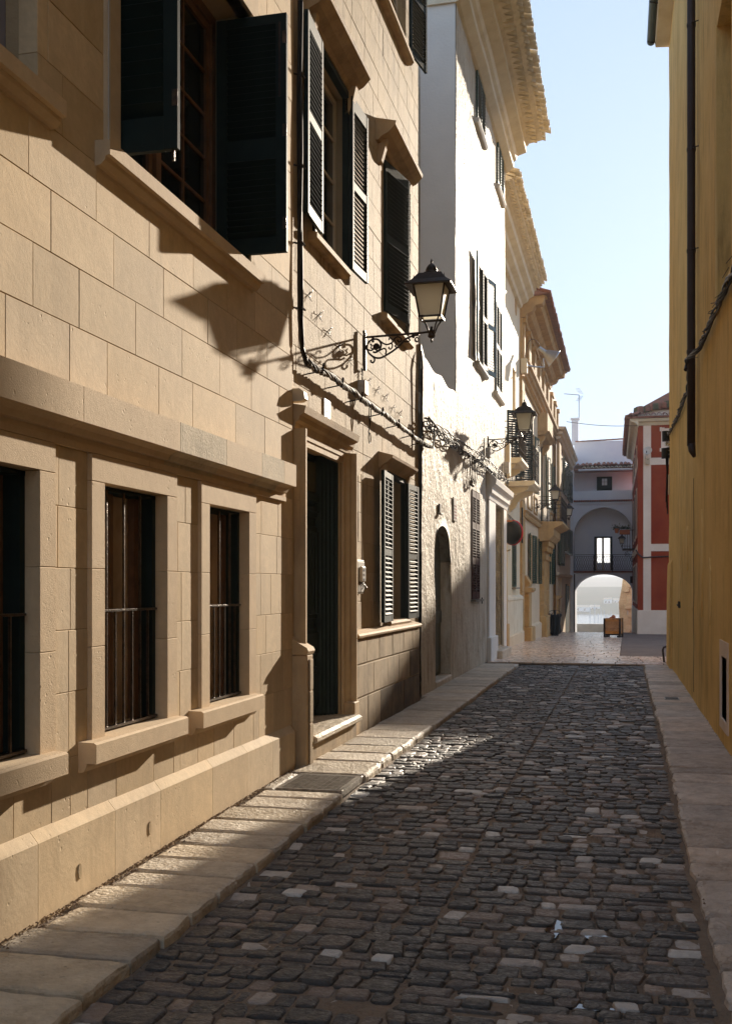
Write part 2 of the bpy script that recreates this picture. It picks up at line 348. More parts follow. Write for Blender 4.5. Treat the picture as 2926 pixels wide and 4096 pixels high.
def leaf(par, fr_pt, d, width, z0, z1, mat, slats, name='shutter', th=.036, tilt=38, pitch=.055, stile=.07, flip=1, nsub=True, label=None):
    """a louvred shutter leaf hinged at fr_pt=(x,y), running along the unit direction d; slats = [(za,zb)...]"""
    x, y = fr_pt; L = Fr((x, y), d, (-d[1] * flip, d[0] * flip))
    m = MB(); w0, w1 = -th / 2, th / 2
    m.box(L, 0, stile, z0, z1, w0, w1, c=.003); m.box(L, width - stile, width, z0, z1, w0, w1, c=.003)
    zs = [z0] + [z for ab in slats for z in ab] + [z1]
    for a, b in zip(zs[::2], zs[1::2]): m.box(L, stile, width - stile, a, b, w0 + .003, w1 - .003)
    f = m.build(name, mat, par)
    if label: f['label'] = label
    t = R(tilt); hw = max(th * .62, pitch * .62); me = None; k = 0
    off = Vector((0, 0, 0)); o = f
    while o is not None: off += o.location; o = o.parent
    cu = width / 2
    for za, zb in slats:
        n = max(1, int(round((zb - za) / pitch))); st = (zb - za) / n
        for i in range(n):
            zc = za + (i + .5) * st
            if me is None:
                q = MB(); s_, c_ = math.sin(t), math.cos(t); T = .0045
                prof = [(-hw * c_ - T * s_, -hw * s_ * 1.0 + T * c_), (-hw * c_ + T * s_, -hw * s_ - T * c_), (hw * c_ + T * s_, hw * s_ - T * c_), (hw * c_ - T * s_, hw * s_ + T * c_)]
                q.prism(Fr((0, 0), d, (-d[1] * flip, d[0] * flip)), prof, -(width / 2 - stile), (width / 2 - stile))
                me = bpy.data.meshes.new('slat'); me.from_pydata(q.v, [], q.f); me.materials.append(mat)
                b = bmesh.new(); b.from_mesh(me); bmesh.ops.recalc_face_normals(b, faces=b.faces); b.to_mesh(me); b.free()
            if not nsub:
                if k == 0: q2 = MB()
                k += 1; p = L(cu, zc, 0); q2.add([(a + p[0], b + p[1], c_ + zc) for a, b, c_ in q.v], q.f)
            if nsub:
                s2 = bpy.data.objects.new('slat', me); C.objects.link(s2); s2.parent = f
                p = L(cu, zc, 0); s2.location = (p[0] - off.x, p[1] - off.y, p[2] - off.z)
    if not nsub and k: q2.build('slats', mat, f)
    return f
def spiral(c, r0, r1, a0, turns, n=22):
    return [(c[0] + (r0 + (r1 - r0) * i / n) * math.cos(a0 + turns * 2 * math.pi * i / n), c[1] + (r0 + (r1 - r0) * i / n) * math.sin(a0 + turns * 2 * math.pi * i / n)) for i in range(n + 1)]
KN = [(-20, 0), (5, 0), (9, .07), (22, .07), (30, -.10), (38, -.28), (46, -.49), (52, -.60), (58, -.78), (68, -1.25), (80, -1.8)]
def g(x, y):
    for (a, za), (b, zb) in zip(KN, KN[1:]):
        if y <= b: return za + (zb - za) * max(0, (y - a) / (b - a))
    return KN[-1][1]
# ------------------------------------------------------------------ ground, road, pavements
def sheet(name, mat, xs, ys, dz=0., par=None):
    m = MB(); nx = len(xs)
    m.v = [(x, y, g(x, y) + dz) for y in ys for x in xs]
    m.f = [(j * nx + i, j * nx + i + 1, (j + 1) * nx + i + 1, (j + 1) * nx + i) for j in range(len(ys) - 1) for i in range(nx - 1)]; m.t = [0] * len(m.f)
    return m.build(name, mat, par, fix=False)
yk = [-20, -8, 0, 5, 9, 16, 22, 26, 30, 34, 38, 42, 46, 49, 52, 55, 58, 62, 68, 74, 80]
struct(sheet('ground', m_earth, [-60, -20, -8, -3.4, -2.9, -2.06, .36, 1.0, 3, 10, 20, 60], yk, -.16))
road = struct(sheet('road', m_mort, [-2.09, -1.5, -.9, -.3, -.1, .1, .25, .36], [-9] + [i * .5 for i in range(-16, 44)] + [21.9], -.065))
# make the mortar bed a little uneven
for v in road.data.vertices: v.co.z += .006 * noise.noise((v.co.x * 3, v.co.y * 3, 0)) + .012 * (1 - ((v.co.x + .87) / 1.22) ** 2) + .030 * max(0, (v.co.x + .35) / .7) ** 1.5
def crown(x): return .012 * (1 - ((x + .87) / 1.22) ** 2) + .030 * max(0, (x + .35) / .7) ** 1.5
def outline(u0, u1, v0, v1, k, jit):
    """ragged rounded rectangle"""
    cx, cy, a, b = (u0 + u1) / 2, (v0 + v1) / 2, (u1 - u0) / 2, (v1 - v0) / 2; o = []
    e = random.uniform(.22, .5); sk = random.uniform(-.2, .2)
    ph = random.random() * 6.28
    for i in range(k):
        t = 2 * math.pi * (i + .3) / k; ct, st = math.cos(t), math.sin(t)
        x = math.copysign(abs(ct) ** e, ct) * a; y = math.copysign(abs(st) ** e, st) * b
        f = 1 + random.uniform(-jit, jit) * .6 + jit * .5 * math.sin(2 * t + ph)
        o.append((cx + x * f + sk * y, cy + y * f))
    return o
stones = []
def rows(xa, xb, ya, yb):
    y = ya
    while y < yb:
        big = random.random()
        h = random.uniform(.088, .138) if y < 8 else random.uniform(.072, .125)
        if big < .16: h *= 1.45
        x = xa + random.uniform(-.01, .01); 
        while x < xb - .03:
            w = random.choice([random.uniform(.08, .12), random.uniform(.10, .17), random.uniform(.13, .25)])
            if xb - x - w < .06: w = xb - x
            tl = random.random(); t = random.uniform(0, .62)
            pale = .05 + (.13 if x > -.7 else .06) * (1 if 4 < y < 22 else .6)
            if tl < pale: t = random.uniform(.86, 1.0)
            elif tl < pale + .14: t = random.uniform(.66, .84)
            yo = .03 * noise.noise((x * 1.6, y * 1.1, 2.)) + .05 * noise.noise((x * .7, y * .35, 7.))
            if w > .16 and random.random() < .12 and h > .1:
                stones.append((x, x + w * .5, y + yo, y + h + yo, t)); stones.append((x + w * .5, x + w, y + yo + .01, y + h + yo, random.uniform(0, .6)))
            elif random.random() < .07:
                stones.append((x, x + w, y + yo, y + h * .52 + yo, t)); stones.append((x, x + w, y + h * .52 + yo, y + h + yo, random.uniform(0, .6)))
            else: stones.append((x, x + w, y + yo, y + h + yo, t))
            x += w
        y += h
rows(-2.05, -.893, 2.6, 21.85); rows(-.888, .352, 2.6, 21.85)
rest = MB(); nb = 0
for (x0, x1, y0, y1, t) in sorted(stones, key=lambda s: s[2]):
    jt = random.choice([.001, .003, .006]); cx, cy = (x0 + x1) / 2, (y0 + y1) / 2
    # in view?
    a = math.atan2(cx, cy) + R(13.61)
    z = g(cx, cy) + crown(cx); dz = random.uniform(-.007, .006); ht = random.uniform(.005, .011)
    if t > .85: dz -= .004
    o = outline(x0 + jt, x1 - jt, y0 + jt, y1 - jt, 10, .11)
    vis = cy > 3.45 and abs(math.tan(a)) < .36 and cy * math.cos(R(13.61)) - cx * math.sin(R(13.61)) > 3.8
    if vis and nb < 300:
        nb += 1; m = MB(); m.stone(o, z - .10, z - .068 + dz + .004, z - .068 + dz + ht + .006, random.uniform(.12, .26), t, .003)
        m.build('cobblestone', m_cob, road, smooth=True, fix=False, tint=True)
    else: rest.stone(o, z - .10, z - .068 + dz + .004, z - .068 + dz + ht + .006, random.uniform(.12, .26), t, .003)
ob = rest.build('cobblestones', m_cob, road, smooth=True, fix=False, tint=True); ob['kind'] = 'stuff'
# puddles in the joints
for i, (px, py, rx, ry) in enumerate(((-.33, 5.22, .05, .13), (-.11, 5.12, .07, .04), (-.15, 4.27, .13, .03))):
    o = MB(); pts = [(px + rx * math.cos(t / 14 * 6.283) * random.uniform(.6, 1.25), py + ry * math.sin(t / 14 * 6.283) * random.uniform(.6, 1.25)) for t in range(14)]
    o.add([(x, y, -.047 + g(x, y)) for x, y in pts] + [(x, y, -.08) for x, y in pts], [tuple(range(14))] + [(k, (k + 1) % 14, 14 + (k + 1) % 14, 14 + k) for k in range(14)])
    q = o.build('puddle', m_water)
    tag(q, ('narrow puddle reflecting the sky left of the pale squarish sett', 'small puddle reflecting the sky right of the pale squarish sett', 'thin puddle in the setts nearest the bottom edge of the photo')[i], 'puddle', 'puddles between the cobbles')
# left pavement slabs
pav = struct(sheet('pavement', m_mort, [-2.9, -2.5, -2.10], [-9, 0] + [i * .5 for i in range(0, 44)] + [22], -.03))
js = [-9, -6, -3, 0, 1.2, 2.3, 2.9, 3.35, 3.80, 4.21, 4.54, 4.89, 5.26, 5.53, 5.83, 6.16, 6.48, 6.81, 7.2, 7.55, 7.80, 8.5, 9.12, 9.6, 10.06, 10.6, 11.2, 11.75, 12.43, 13.1, 13.83, 14.3, 14.84]
y = 14.84
while y < 21.5: y += random.uniform(.42, .75); js.append(y)
def slab(x0, x1, y0, y1, par, mat, th=.16, dz=0, name='paving_slab', jit=.011, e=.004):
    """worn slab with a broken edge: outline sampled on a rectangle"""
    pts = []
    nx = max(3, int((x1 - x0) / .07)); ny = max(3, int((y1 - y0) / .07))
    P = [(x0 + (x1 - x0) * i / nx, y0) for i in range(nx)] + [(x1, y0 + (y1 - y0) * i / ny) for i in range(ny)] + [(x1 - (x1 - x0) * i / nx, y1) for i in range(nx)] + [(x0, y1 - (y1 - y0) * i / ny) for i in range(ny)]
    for (x, yy) in P:
        fx = jit * (noise.noise((x * 9, yy * 9, 1.)) + .6 * random.uniform(-1, 1)); fy = jit * (noise.noise((x * 9, yy * 9, 5.)) + .6 * random.uniform(-1, 1)); pts.append((x + fx, yy + fy))
    # round corners off
    cx, cy = (x0 + x1) / 2, (y0 + y1) / 2
    pts = [(cx + (x - cx) * (.985 if min(abs(x - x0), abs(x - x1)) < .03 and min(abs(yy - y0), abs(yy - y1)) < .03 else 1), cy + (yy - cy) * (.97 if min(abs(x - x0), abs(x - x1)) < .03 and min(abs(yy - y0), abs(yy - y1)) < .03 else 1)) for x, yy in pts]
    n = len(pts); z = lambda x, yy: g(x, yy) + dz
    def ring(fx, zz, wob=.0): return [(cx + (x - cx) * (1 - fx / max(.05, (x1 - x0) / 2)), cy + (yy - cy) * (1 - fx / max(.05, (y1 - y0) / 2)), z(x, yy) + zz + random.uniform(-wob, wob)) for x, yy in pts]
    V = ring(0, -th) + ring(0, -.026, .004) + ring(.006, -.008, .002) + ring(.028, 0, .0012)
    m = MB(); m.add(V, [(r * n + i, r * n + (i + 1) % n, (r + 1) * n + (i + 1) % n, (r + 1) * n + i) for r in range(3) for i in range(n)] + [tuple(range(3 * n, 4 * n))])
    return m.build(name, mat, par, smooth=False, fix=False)
for a, b in zip(js, js[1:]):
    if a == 7.80: continue          # the drain grate sits here
    tiltz = random.uniform(-.004, .004)
    inner = -2.735 + random.uniform(.0, .06) if b < 8.8 else -2.71
    if a >= 14.8: inner = -2.80
    slab(inner, -2.062 + random.uniform(-.012, .012), a + .006, b - .006, pav, m_lime, dz=tiltz)
slab(-2.735, -2.62, 7.81, 8.48, pav, m_lime)
# right pavement slabs
pavr = struct(sheet('pavement', m_mort, [.33, .7, 1.1], [-9, 0] + [i * .5 for i in range(0, 44)] + [22], -.03)); 
js = [-9, -5, -1, 1, 2.4, 3.0, 3.5, 3.9, 4.3, 4.72, 5.05, 5.43, 6.08, 6.41, 6.77, 7.49, 8.0, 8.4, 8.79, 9.19, 9.5, 10.23, 10.71, 11.24, 11.9, 12.68, 13.2, 13.8, 14.46, 14.84]
y = 14.84
while y < 21.5: y += random.uniform(.4, .8); js.append(y)
for a, b in zip(js, js[1:]):
    slab(.372 + random.uniform(-.014, .014), .965, a + .006, b - .006, pavr, m_lime2, dz=random.uniform(-.005, .004))
# drain grate let into the left pavement
t = thing('drain_grate', 'cast iron grid drain cover in the left pavement before the door step', 'drain grate', (-2.35, 8.15, g(0, 8.15)))
zg = g(0, 8.15); m = MB(); m.box(FW, -2.61, -2.08, zg - .05, zg + .003, 7.82, 7.86, c=.003); m.box(FW, -2.61, -2.08, zg - .05, zg + .003, 8.44, 8.48, c=.003); m.box(FW, -2.61, -2.57, zg - .05, zg + .003, 7.86, 8.44); m.box(FW, -2.12, -2.08, zg - .05, zg + .003, 7.86, 8.44); m.build('frame', m_grate, t)
for i in range(13): bx('bar', m_grate, t, FW, -2.57, -2.12, zg - .02, zg + .004, 7.86 + .0446 * (i + .35), 7.86 + .0446 * (i + .35) + .018)
for i in range(9): bx('crossbar', m_grate, t, FW, -2.57 + .05 * (i + .35), -2.57 + .05 * (i + .35) + .012, zg - .024, zg + .001, 7.86, 8.44)
bx('sump', m_blk, t, FW, -2.60, -2.09, zg - .15, zg - .12, 7.84, 8.46)
t = thing('drain_cover', 'small pale grid drain cover set in the right pavement', 'drain grate', (.63, 15.25, g(0, 15.2)))
zg = g(0, 15.2); bx('frame', m_plast, t, FW, .53, .73, zg - .01, zg + .006, 15.1, 15.42)
for i in range(6): bx('bar', m_blk, t, FW, .545, .715, zg, zg + .008, 15.12 + i * .048, 15.14 + i * .048)
# strip of pale slabs closing the cobbles, plaza paving, asphalt
plz = struct(sheet('plaza', m_mort, [-4.4, -2.5, -1, 0, 4], [21.9, 22.5, 24, 26, 28, 30, 33, 36, 39, 42, 46, 49, 52, 55, 58, 62, 66, 68.2], -.02))
def tile(x0, x1, y0, y1, name='paving_tile', e=.011):
    m = MB(); dz = random.uniform(-.0025, .0025)
    m.add([(x, yy, g(x, yy) + dz + zz) for zz in (-.05, 0) for x, yy in ((x0 + e, y0 + e), (x1 - e, y0 + e), (x1 - e, y1 - e), (x0 + e, y1 - e))], [(4, 5, 6, 7), (0, 1, 5, 4), (1, 2, 6, 5), (2, 3, 7, 6), (3, 0, 4, 7)])
    return m
nt_ = 0; far = MB(); y = 21.95
while y < 58:
    d = .62 if y < 22.5 else (.80 if y < 34 else .9)
    x = -4.2 if y > 24 else -2.75; xe = 3.4 if y < 25.6 else -.10
    ox = random.uniform(.0, .3); first = True
    while x < xe - .05:
        w = random.uniform(.40, .62); w = min(w, xe - x)
        mm = tile(x, x + w, y, y + d)
        if nt_ < 295 and x < 2.2 and x > -3.4: mm.build('paving_tile', m_plaza, plz, fix=False); nt_ += 1
        else: far.add(mm.v, mm.f)
        x += w
    y += d
o = far.build('paving_tiles', m_plaza, plz, fix=False); o['kind'] = 'stuff'
struct(sheet('asphalt_road', m_asph, [-.09, 2, 5, 12, 20], [25.7, 28, 30, 34, 38, 42, 46, 49, 52, 55, 58, 62, 68], .0))

# ------------------------------------------------------------------ the near sandstone house
h1 = thing('stone_house', 'smooth honey sandstone house at the left with three barred ground floor windows', 'house', (-2.84, 6.5, 0))
L1 = left(-2.84)
lowin = [(3.75, 4.67), (5.34, 6.16), (6.86, 7.65)]
holes = [(a, b, .78, 2.17) for a, b in lowin] + [(5.53, 7.72, 4.0, 5.98), (2.9, 4.69, 4.0, 5.98)]
MB().box(L1, -2.5, 8.80, -.1, 9.8, -5.5, -.42).box(L1, -2.5, 8.80, -.1, 9.8, -.42, -.415).build('body', m_gap, h1)
skin('wall', m_gap, h1, L1, -2.5, 8.80, -.05, 9.8, holes, w=.0515, depth=.41)
cs = [2.62] + [round(1.6 + (z - 1.6) * .98, 3) for z in (2.665, 2.99, 3.31, 3.63, 3.95, 4.27, 4.59, 4.91, 5.23, 5.55, 5.87, 6.19, 6.51, 6.83, 7.15, 7.47, 7.79, 8.11)]
row = {1: [3.3, 3.9, 4.5, 5.10, 5.52, 6.21, 6.75, 7.57, 8.24, 8.98], 2: [3.2, 4.1, 4.74, 5.20, 5.88, 6.57, 7.25, 7.92, 8.61, 8.98],
       3: [3.3, 3.95, 4.30, 4.91, 5.60, 6.28, 7.02, 7.6, 8.3, 8.98], 4: [3.4, 4.1, 4.70, 5.39, 6.07, 6.76, 7.4, 8.0, 8.98]}
row = {k: [min(8.8, u * .9806) for u in v] for k, v in row.items()}
ashlar(h1, 'stone', m_ash, L1, 3.2, 8.80, cs, (.4, .75), holes, -.05, .055, rows=row)
MB().box(L1, -2.5, 3.2, 0, 9.8, -.3, .058).build('wall_end', m_ash, h1)
# frieze, cornice
cor = [(0, 2.36), (.07, 2.36), (.075, 2.385), (.10, 2.39), (.115, 2.42), (.15, 2.437), (.18, 2.44), (.18, 2.62), (0, 2.62)]
for a, b in ((-2.5, 3.2), (3.2, 4.0), (4.0, 4.92), (4.92, 6.13), (6.13, 6.92), (6.92, 7.66), (7.66, 8.20), (8.20, 8.52)):
    o = MB().prism(L1, cor, a + .002, b - .002).build('cornice_stone', m_trim2 if a in (6.13, 7.66) else m_trim, h1)
bx('cornice_return', m_trim, h1, L1, 8.52, 8.60, 2.36, 2.45, 0, .07)
# surrounds: frieze band then jambs standing proud, panels recessed between them
band = MB()
for a, b in ((3.2, 4.0), (4.0, 5.02), (5.02, 5.9), (5.9, 6.95), (6.95, 7.9), (7.9, 8.56)):
    bx('frieze_stone', m_trim, h1, L1, a + .002, b - .002, 2.322, 2.358, -.01, .08)
fr_e = [(3.55, 4.82, 3.75, 4.67), (5.19, 6.31, 5.34, 6.16), (6.71, 7.81, 6.86, 7.65)]
for a, b, p, q in fr_e:
    bx('lintel', m_trim, h1, L1, a, b, 2.172, 2.32, -.40, .08, c=.003)
    for (s, e) in ((a, p), (q, b)):
        for z0, z1 in ((.78, 1.28), (1.282, 1.70), (1.702, 2.17)): bx('jamb_stone', m_trim, h1, L1, s, e, z0, z1, -.40, .08, c=.003)
for a, b, v in ((4.82, 5.19, [.41, .72, 1.06, 1.38, 1.70, 2.015, 2.32]), (6.31, 6.71, [.41, .72, 1.06, 1.38, 1.70, 2.02, 2.32]), (7.81, 8.80, [.41, .74, 1.07, 1.38, 1.71, 2.02, 2.36]), (3.2, 3.55, [.41, 1.3, 2.32])):
    ashlar(h1, 'stone', m_ash, L1, a, b, v, (.2, .45), [], -.05, .055)
for a, b in ((3.55, 4.82), (5.19, 6.31), (6.71, 7.81)): ashlar(h1, 'stone', m_ash, L1, a, b, [.40, .776], (.35, .55), [], -.05, .055)
sl = [(0, .60), (.05, .60), (.055, .625), (.085, .63), (.10, .655), (.105, .675), (.16, .675), (.16, .775), (.145, .785), (-.40, .80), (-.40, .60)]
for a, b in ((3.5, 4.80), (5.09, 6.30), (6.55, 7.76)):
    m = MB().prism(L1, sl, a, b); m.build('window_sill', m_trim, h1)
# plinth of big blocks with a chamfered top
pj = [-2.5, 3.2, 3.9, 4.62, 5.42, 6.02, 6.86, 7.55, 8.15, 8.74]
for a, b in zip(pj, pj[1:]):
    z0 = g(0, (a + b) / 2) - .06
    MB().prism(L1, [(0, z0), (.10, z0), (.10, .365), (.094, .374), (.05, .425), (0, .425)], a + .0015, b - .0015).build('plinth_stone', m_ash, h1)
# bars and dark backs
for i, (p, q) in enumerate(lowin):
    wf = MB(); wf.box(L1, q - .05, q - .004, .79, 2.165, -.13, .0).box(L1, p + .004, p + .02, .79, 2.165, -.13, -.05).box(L1, p, q, 2.145, 2.168, -.13, .0).build('steel_lining', m_grn, h1)
    b_ = MB(); b_.box(L1, p + .01, q - .02, 1.462, 1.476, .0, .02, c=.002).build('rail', m_bar, h1)
    b_ = MB(); b_.box(L1, p + .01, q - .02, .80, .815, -.012, .022).build('bottom_rail', m_bar, h1)
    n = 7; st = (q - p - .07) / n
    for k in range(n):
        u = p + .045 + st * k
        MB().box(L1, u - .007, u + .007, .80, 2.15 if k % 2 == 1 or k == 0 else 1.465, .001, .015, c=.002).build('bar', m_bar, h1)
    wn = MB(); wn.box(L1, p + .02, p + .10, .8, 2.15, -.17, -.09).box(L1, (p + q) / 2 - .09, (p + q) / 2 - .04, .8, 2.15, -.17, -.07).box(L1, (p + q) / 2 - .02, (p + q) / 2 + .0, .8, 2.15, -.17, -.08).box(L1, q - .12, q, .8, 2.15, -.17, -.09).build('window_frame', m_wood, h1)
    bx('pane', m_inside, h1, L1, p, q, .8, 2.15, -.20, -.13)
# tall shuttered opening upstairs and its neighbour
usl = [(-.40, 3.86), (.05, 3.86), (.06, 3.885), (.09, 3.89), (.115, 3.915), (.12, 3.935), (.145, 3.94), (.145, 4.02), (-.40, 4.035)]
for a, b in ((5.27, 6.55), (6.552, 7.25), (7.252, 7.80)): MB().prism(L1, usl, a, b).build('window_sill', m_trim, h1)
for a, b in ((2.6, 3.7), (3.702, 4.81)): MB().prism(L1, usl, a, b).build('window_sill', m_trim, h1)
bx('architrave', m_trim, h1, L1, 5.37, 5.53, 4.04, 6.14, -.05, .078); bx('architrave_edge', m_plast, h1, L1, 5.375, 5.395, 4.04, 6.14, .078, .084)
bx('architrave', m_trim, h1, L1, 7.72, 7.80, 4.04, 6.0, -.05, .07)
bx('lintel', m_trim, h1, L1, 5.37, 7.86, 5.98, 6.30, -.40, .08)
MB().prism(L1, [(0, 6.30), (.09, 6.30), (.19, 6.40), (.19, 6.46), (0, 6.5)], 5.35, 7.9).build('hood', m_trim, h1)
bx('board_panel', m_shd, h1, L1, 2.9, 4.69, 4.02, 5.98, -.16, -.12)
# casement
L1w = L1; wy0, wy1 = 5.66, 7.68
m = MB(); m.box(L1, 5.53, 5.70, 4.03, 5.98, -.30, -.22).box(L1, 7.64, 7.72, 4.03, 5.98, -.30, -.22).box(L1, 5.70, 7.64, 5.90, 5.98, -.30, -.22).box(L1, 5.7, 7.64, 4.03, 4.10, -.30, -.22).box(L1, 6.63, 6.71, 4.1, 5.9, -.30, -.21, c=.004)
cf = m.build('casement_frame', m_wood, h1)
for a, b in ((5.70, 6.63), (6.71, 7.64)):
    bx('sash', m_wood, cf, L1, a, a + .055, 4.1, 5.9, -.285, -.24); bx('sash', m_wood, cf, L1, b - .055, b, 4.1, 5.9, -.285, -.24)
    bx('sash', m_wood, cf, L1, a + .055, b - .055, 4.1, 4.2, -.285, -.24); bx('sash', m_wood, cf, L1, a + .055, b - .055, 5.84, 5.9, -.285, -.24)
    bx('glazing_bar', m_wood, cf, L1, (a + b) / 2 - .012, (a + b) / 2 + .012, 4.2, 5.84, -.28, -.248)
    for k in range(1, 5): z = 4.2 + 1.64 * k / 5; bx('glazing_bar', m_wood, cf, L1, a + .055, b - .055, z - .011, z + .011, -.279, -.249)
    for k in range(5):
        for s in range(2):
            u0 = a + .055 + s * ((b - a) / 2 - .055); z0 = 4.2 + .328 * k
            bx('pane', m_pane, cf, L1, u0, u0 + (b - a) / 2 - .055, z0, z0 + .328, -.270, -.262)
# shutters hang inside the reveal and stand straight out
s1 = leaf(h1, (-2.99, 5.575), (1, 0), .56, 4.06, 5.93, m_grn, [(4.25, 5.86)], pitch=.080, stile=.085, tilt=-46, th=.042, flip=1)
s2 = leaf(h1, (-3.03, 7.68), (1, 0), .56, 4.13, 5.93, m_grn, [(4.25, 4.84), (5.0, 5.86)], pitch=.050, stile=.085, tilt=-46, th=.042, flip=1)
for s_, yy, xx in ((s1, 5.575, -2.43), (s2, 7.68, -2.47)):
    for z in (4.3, 5.0, 5.7): bx('hinge', m_bar, s_, FW, xx - .03, xx + .004, z, z + .09, yy - .026, yy - .018)
bx('bolt', m_iron, s2, FW, -2.53, -2.515, 5.3, 5.86, 7.65, 7.662)
bx('latch_pin', m_bar, s1, FW, -2.47, -2.455, 4.0, 4.06, 5.57, 5.585)
# oval weep holes low in the plinth
for u in (5.02, 5.86): MB().lathe((0, 0, 0), [(.03, 0), (.03, .004)], 12).build('weep_hole', m_gap, h1, raw=True).matrix_local = Matrix.Translation((.1012, u - 6.5, .13 if u < 5.5 else .17)) @ Matrix.Rotation(R(90), 4, 'Y') @ Matrix.Diagonal((1.35, .6, 1, 1))

# ------------------------------------------------------------------ the old ochre house
h2 = thing('old_house', 'weathered ochre stone house with panelled green double door between sandstone and white houses', 'house', (-2.84, 11.8, 0))
L2 = left(-2.84)
door = (9.02, 10.62, .29, 3.06); lw = (12.45, 13.86, 1.19, 3.0); uw = (9.62, 10.86, 4.92, 6.74); vw = (12.62, 14.0, 4.95, 6.8); tw = (12.5, 14.0, 8.72, 10.5)
holes2 = [door, lw, uw, vw, tw]
MB().box(L2, 8.80, 14.87, -.1, 11.2, -5.5, -.52).build('body', m_gap, h2)
skin('wall', m_pale, h2, L2, 8.80, 14.87, -.05, 11.2, [door, lw, uw, vw, tw], w=-.0045, depth=.5)
zc = [.0, .29, 1.11]; z = 1.11
while z < 11.1: z += .33; zc.append(z)
zc[-1] = 11.2
ashlar(h2, 'stone', m_old, L2, 8.80, 10.82, zc[:1] + [.75] + zc[2:], (.42, .8), holes2 + [(8.8, 10.82, -1, 3.2)], -.05, 0, joint=.0045, c=.003, wj=.002)
ashlar(h2, 'stone', m_old, L2, 10.82, 14.87, zc[2:], (.42, .8), holes2, -.05, 0, joint=.0045, c=.003, wj=.002)
bx('corner_strip', m_oldtrim, h2, L2, 8.805, 8.90, .0, 11.2, -.01, .035)
# dado with a rolled cap
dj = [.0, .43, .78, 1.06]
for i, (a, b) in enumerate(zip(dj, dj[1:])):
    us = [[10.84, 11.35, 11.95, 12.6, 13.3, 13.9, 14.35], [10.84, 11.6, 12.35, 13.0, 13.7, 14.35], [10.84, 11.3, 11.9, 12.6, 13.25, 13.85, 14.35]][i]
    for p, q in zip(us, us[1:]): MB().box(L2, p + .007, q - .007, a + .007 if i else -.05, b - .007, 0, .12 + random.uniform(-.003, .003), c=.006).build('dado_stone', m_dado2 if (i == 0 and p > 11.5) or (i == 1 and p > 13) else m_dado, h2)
bx('dado_back', m_pale, h2, L2, 10.84, 14.35, -.05, 1.06, 0, .108)
MB().prism(L2, [(0, 1.055), (.125, 1.055), (.15, 1.07), (.155, 1.09), (.14, 1.11), (.03, 1.14), (0, 1.14)], 10.82, 14.36).build('dado_cap', m_oldtrim, h2)
# lower window
def fit_window(par, fr, a, b, z0, z1, w, mat, bars=(), name='window_frame', pane=m_pane, fw=.06, nv=1):
    m = MB(); m.box(fr, a, a + fw, z0, z1, w - .05, w).box(fr, b - fw, b, z0, z1, w - .05, w).box(fr, a + fw, b - fw, z1 - fw, z1, w - .05, w).box(fr, a + fw, b - fw, z0, z0 + fw * 1.4, w - .05, w)
    c_ = (a + b) / 2; m.box(fr, c_ - fw * .6, c_ + fw * .6, z0 + fw * 1.4, z1 - fw, w - .05, w + .006); f = m.build(name, mat, par)
    zs = [z0 + fw * 1.4] + list(bars) + [z1 - fw]
    for z in bars:
        bx('glazing_bar', mat, f, fr, a + fw, c_ - fw * .6, z - .012, z + .012, w - .04, w - .008); bx('glazing_bar', mat, f, fr, c_ + fw * .6, b - fw, z - .012, z + .012, w - .04, w - .008)
    for p, q in zip(zs, zs[1:]):
        for u0, u1 in ((a + fw, c_ - fw * .6), (c_ + fw * .6, b - fw)): bx('pane', pane, f, fr, u0, u1, p, q, w - .03, w - .022)
    return f
fit_window(h2, L2, 12.80, 13.83, 1.21, 2.95, -.12, m_frame, (1.66, 2.1, 2.52))
bx('reveal_block', m_old, h2, L2, 12.45, 12.80, 1.19, 3.0, -.3, -.004)
bx('shutter_frame', m_grn, h2, L2, 12.74, 12.80, 1.2, 3.0, -.03, .03); bx('shutter_frame', m_grn, h2, L2, 13.80, 13.86, 1.2, 3.0, -.03, .03); bx('shutter_frame', m_grn, h2, L2, 12.8, 13.8, 2.96, 3.02, -.03, .045)
MB().prism(L2, [(-.12, 1.13), (.07, 1.13), (.085, 1.16), (.07, 1.19), (-.12, 1.20)], 12.72, 13.9).build('window_sill', m_oldtrim, h2)
S2 = [(1.27, 1.98), (2.06, 2.90)]
leaf(h2, (-2.765, 12.76), (.05, -.9987), .64, 1.19, 2.97, m_grn, S2, pitch=.054, stile=.075, tilt=-38, th=.04)
leaf(h2, (-2.78, 13.78), (.05, .9987), .58, 1.19, 2.97, m_grn, S2, pitch=.054, stile=.075, tilt=-38, th=.04, flip=-1)
hd = [(0, 3.03), (.03, 3.03), (.05, 3.06), (.11, 3.09), (.17, 3.14), (.18, 3.17), (.0, 3.22)]
MB().prism(L2, hd, 12.35, 13.95).build('hood', m_oldtrim, h2); 
for u in (12.42, 13.82): MB().prism(L2, [(0, 2.88), (.04, 2.90), (.07, 2.98), (.10, 3.08), (0, 3.08)], u, u + .07).build('bracket', m_oldtrim, h2)
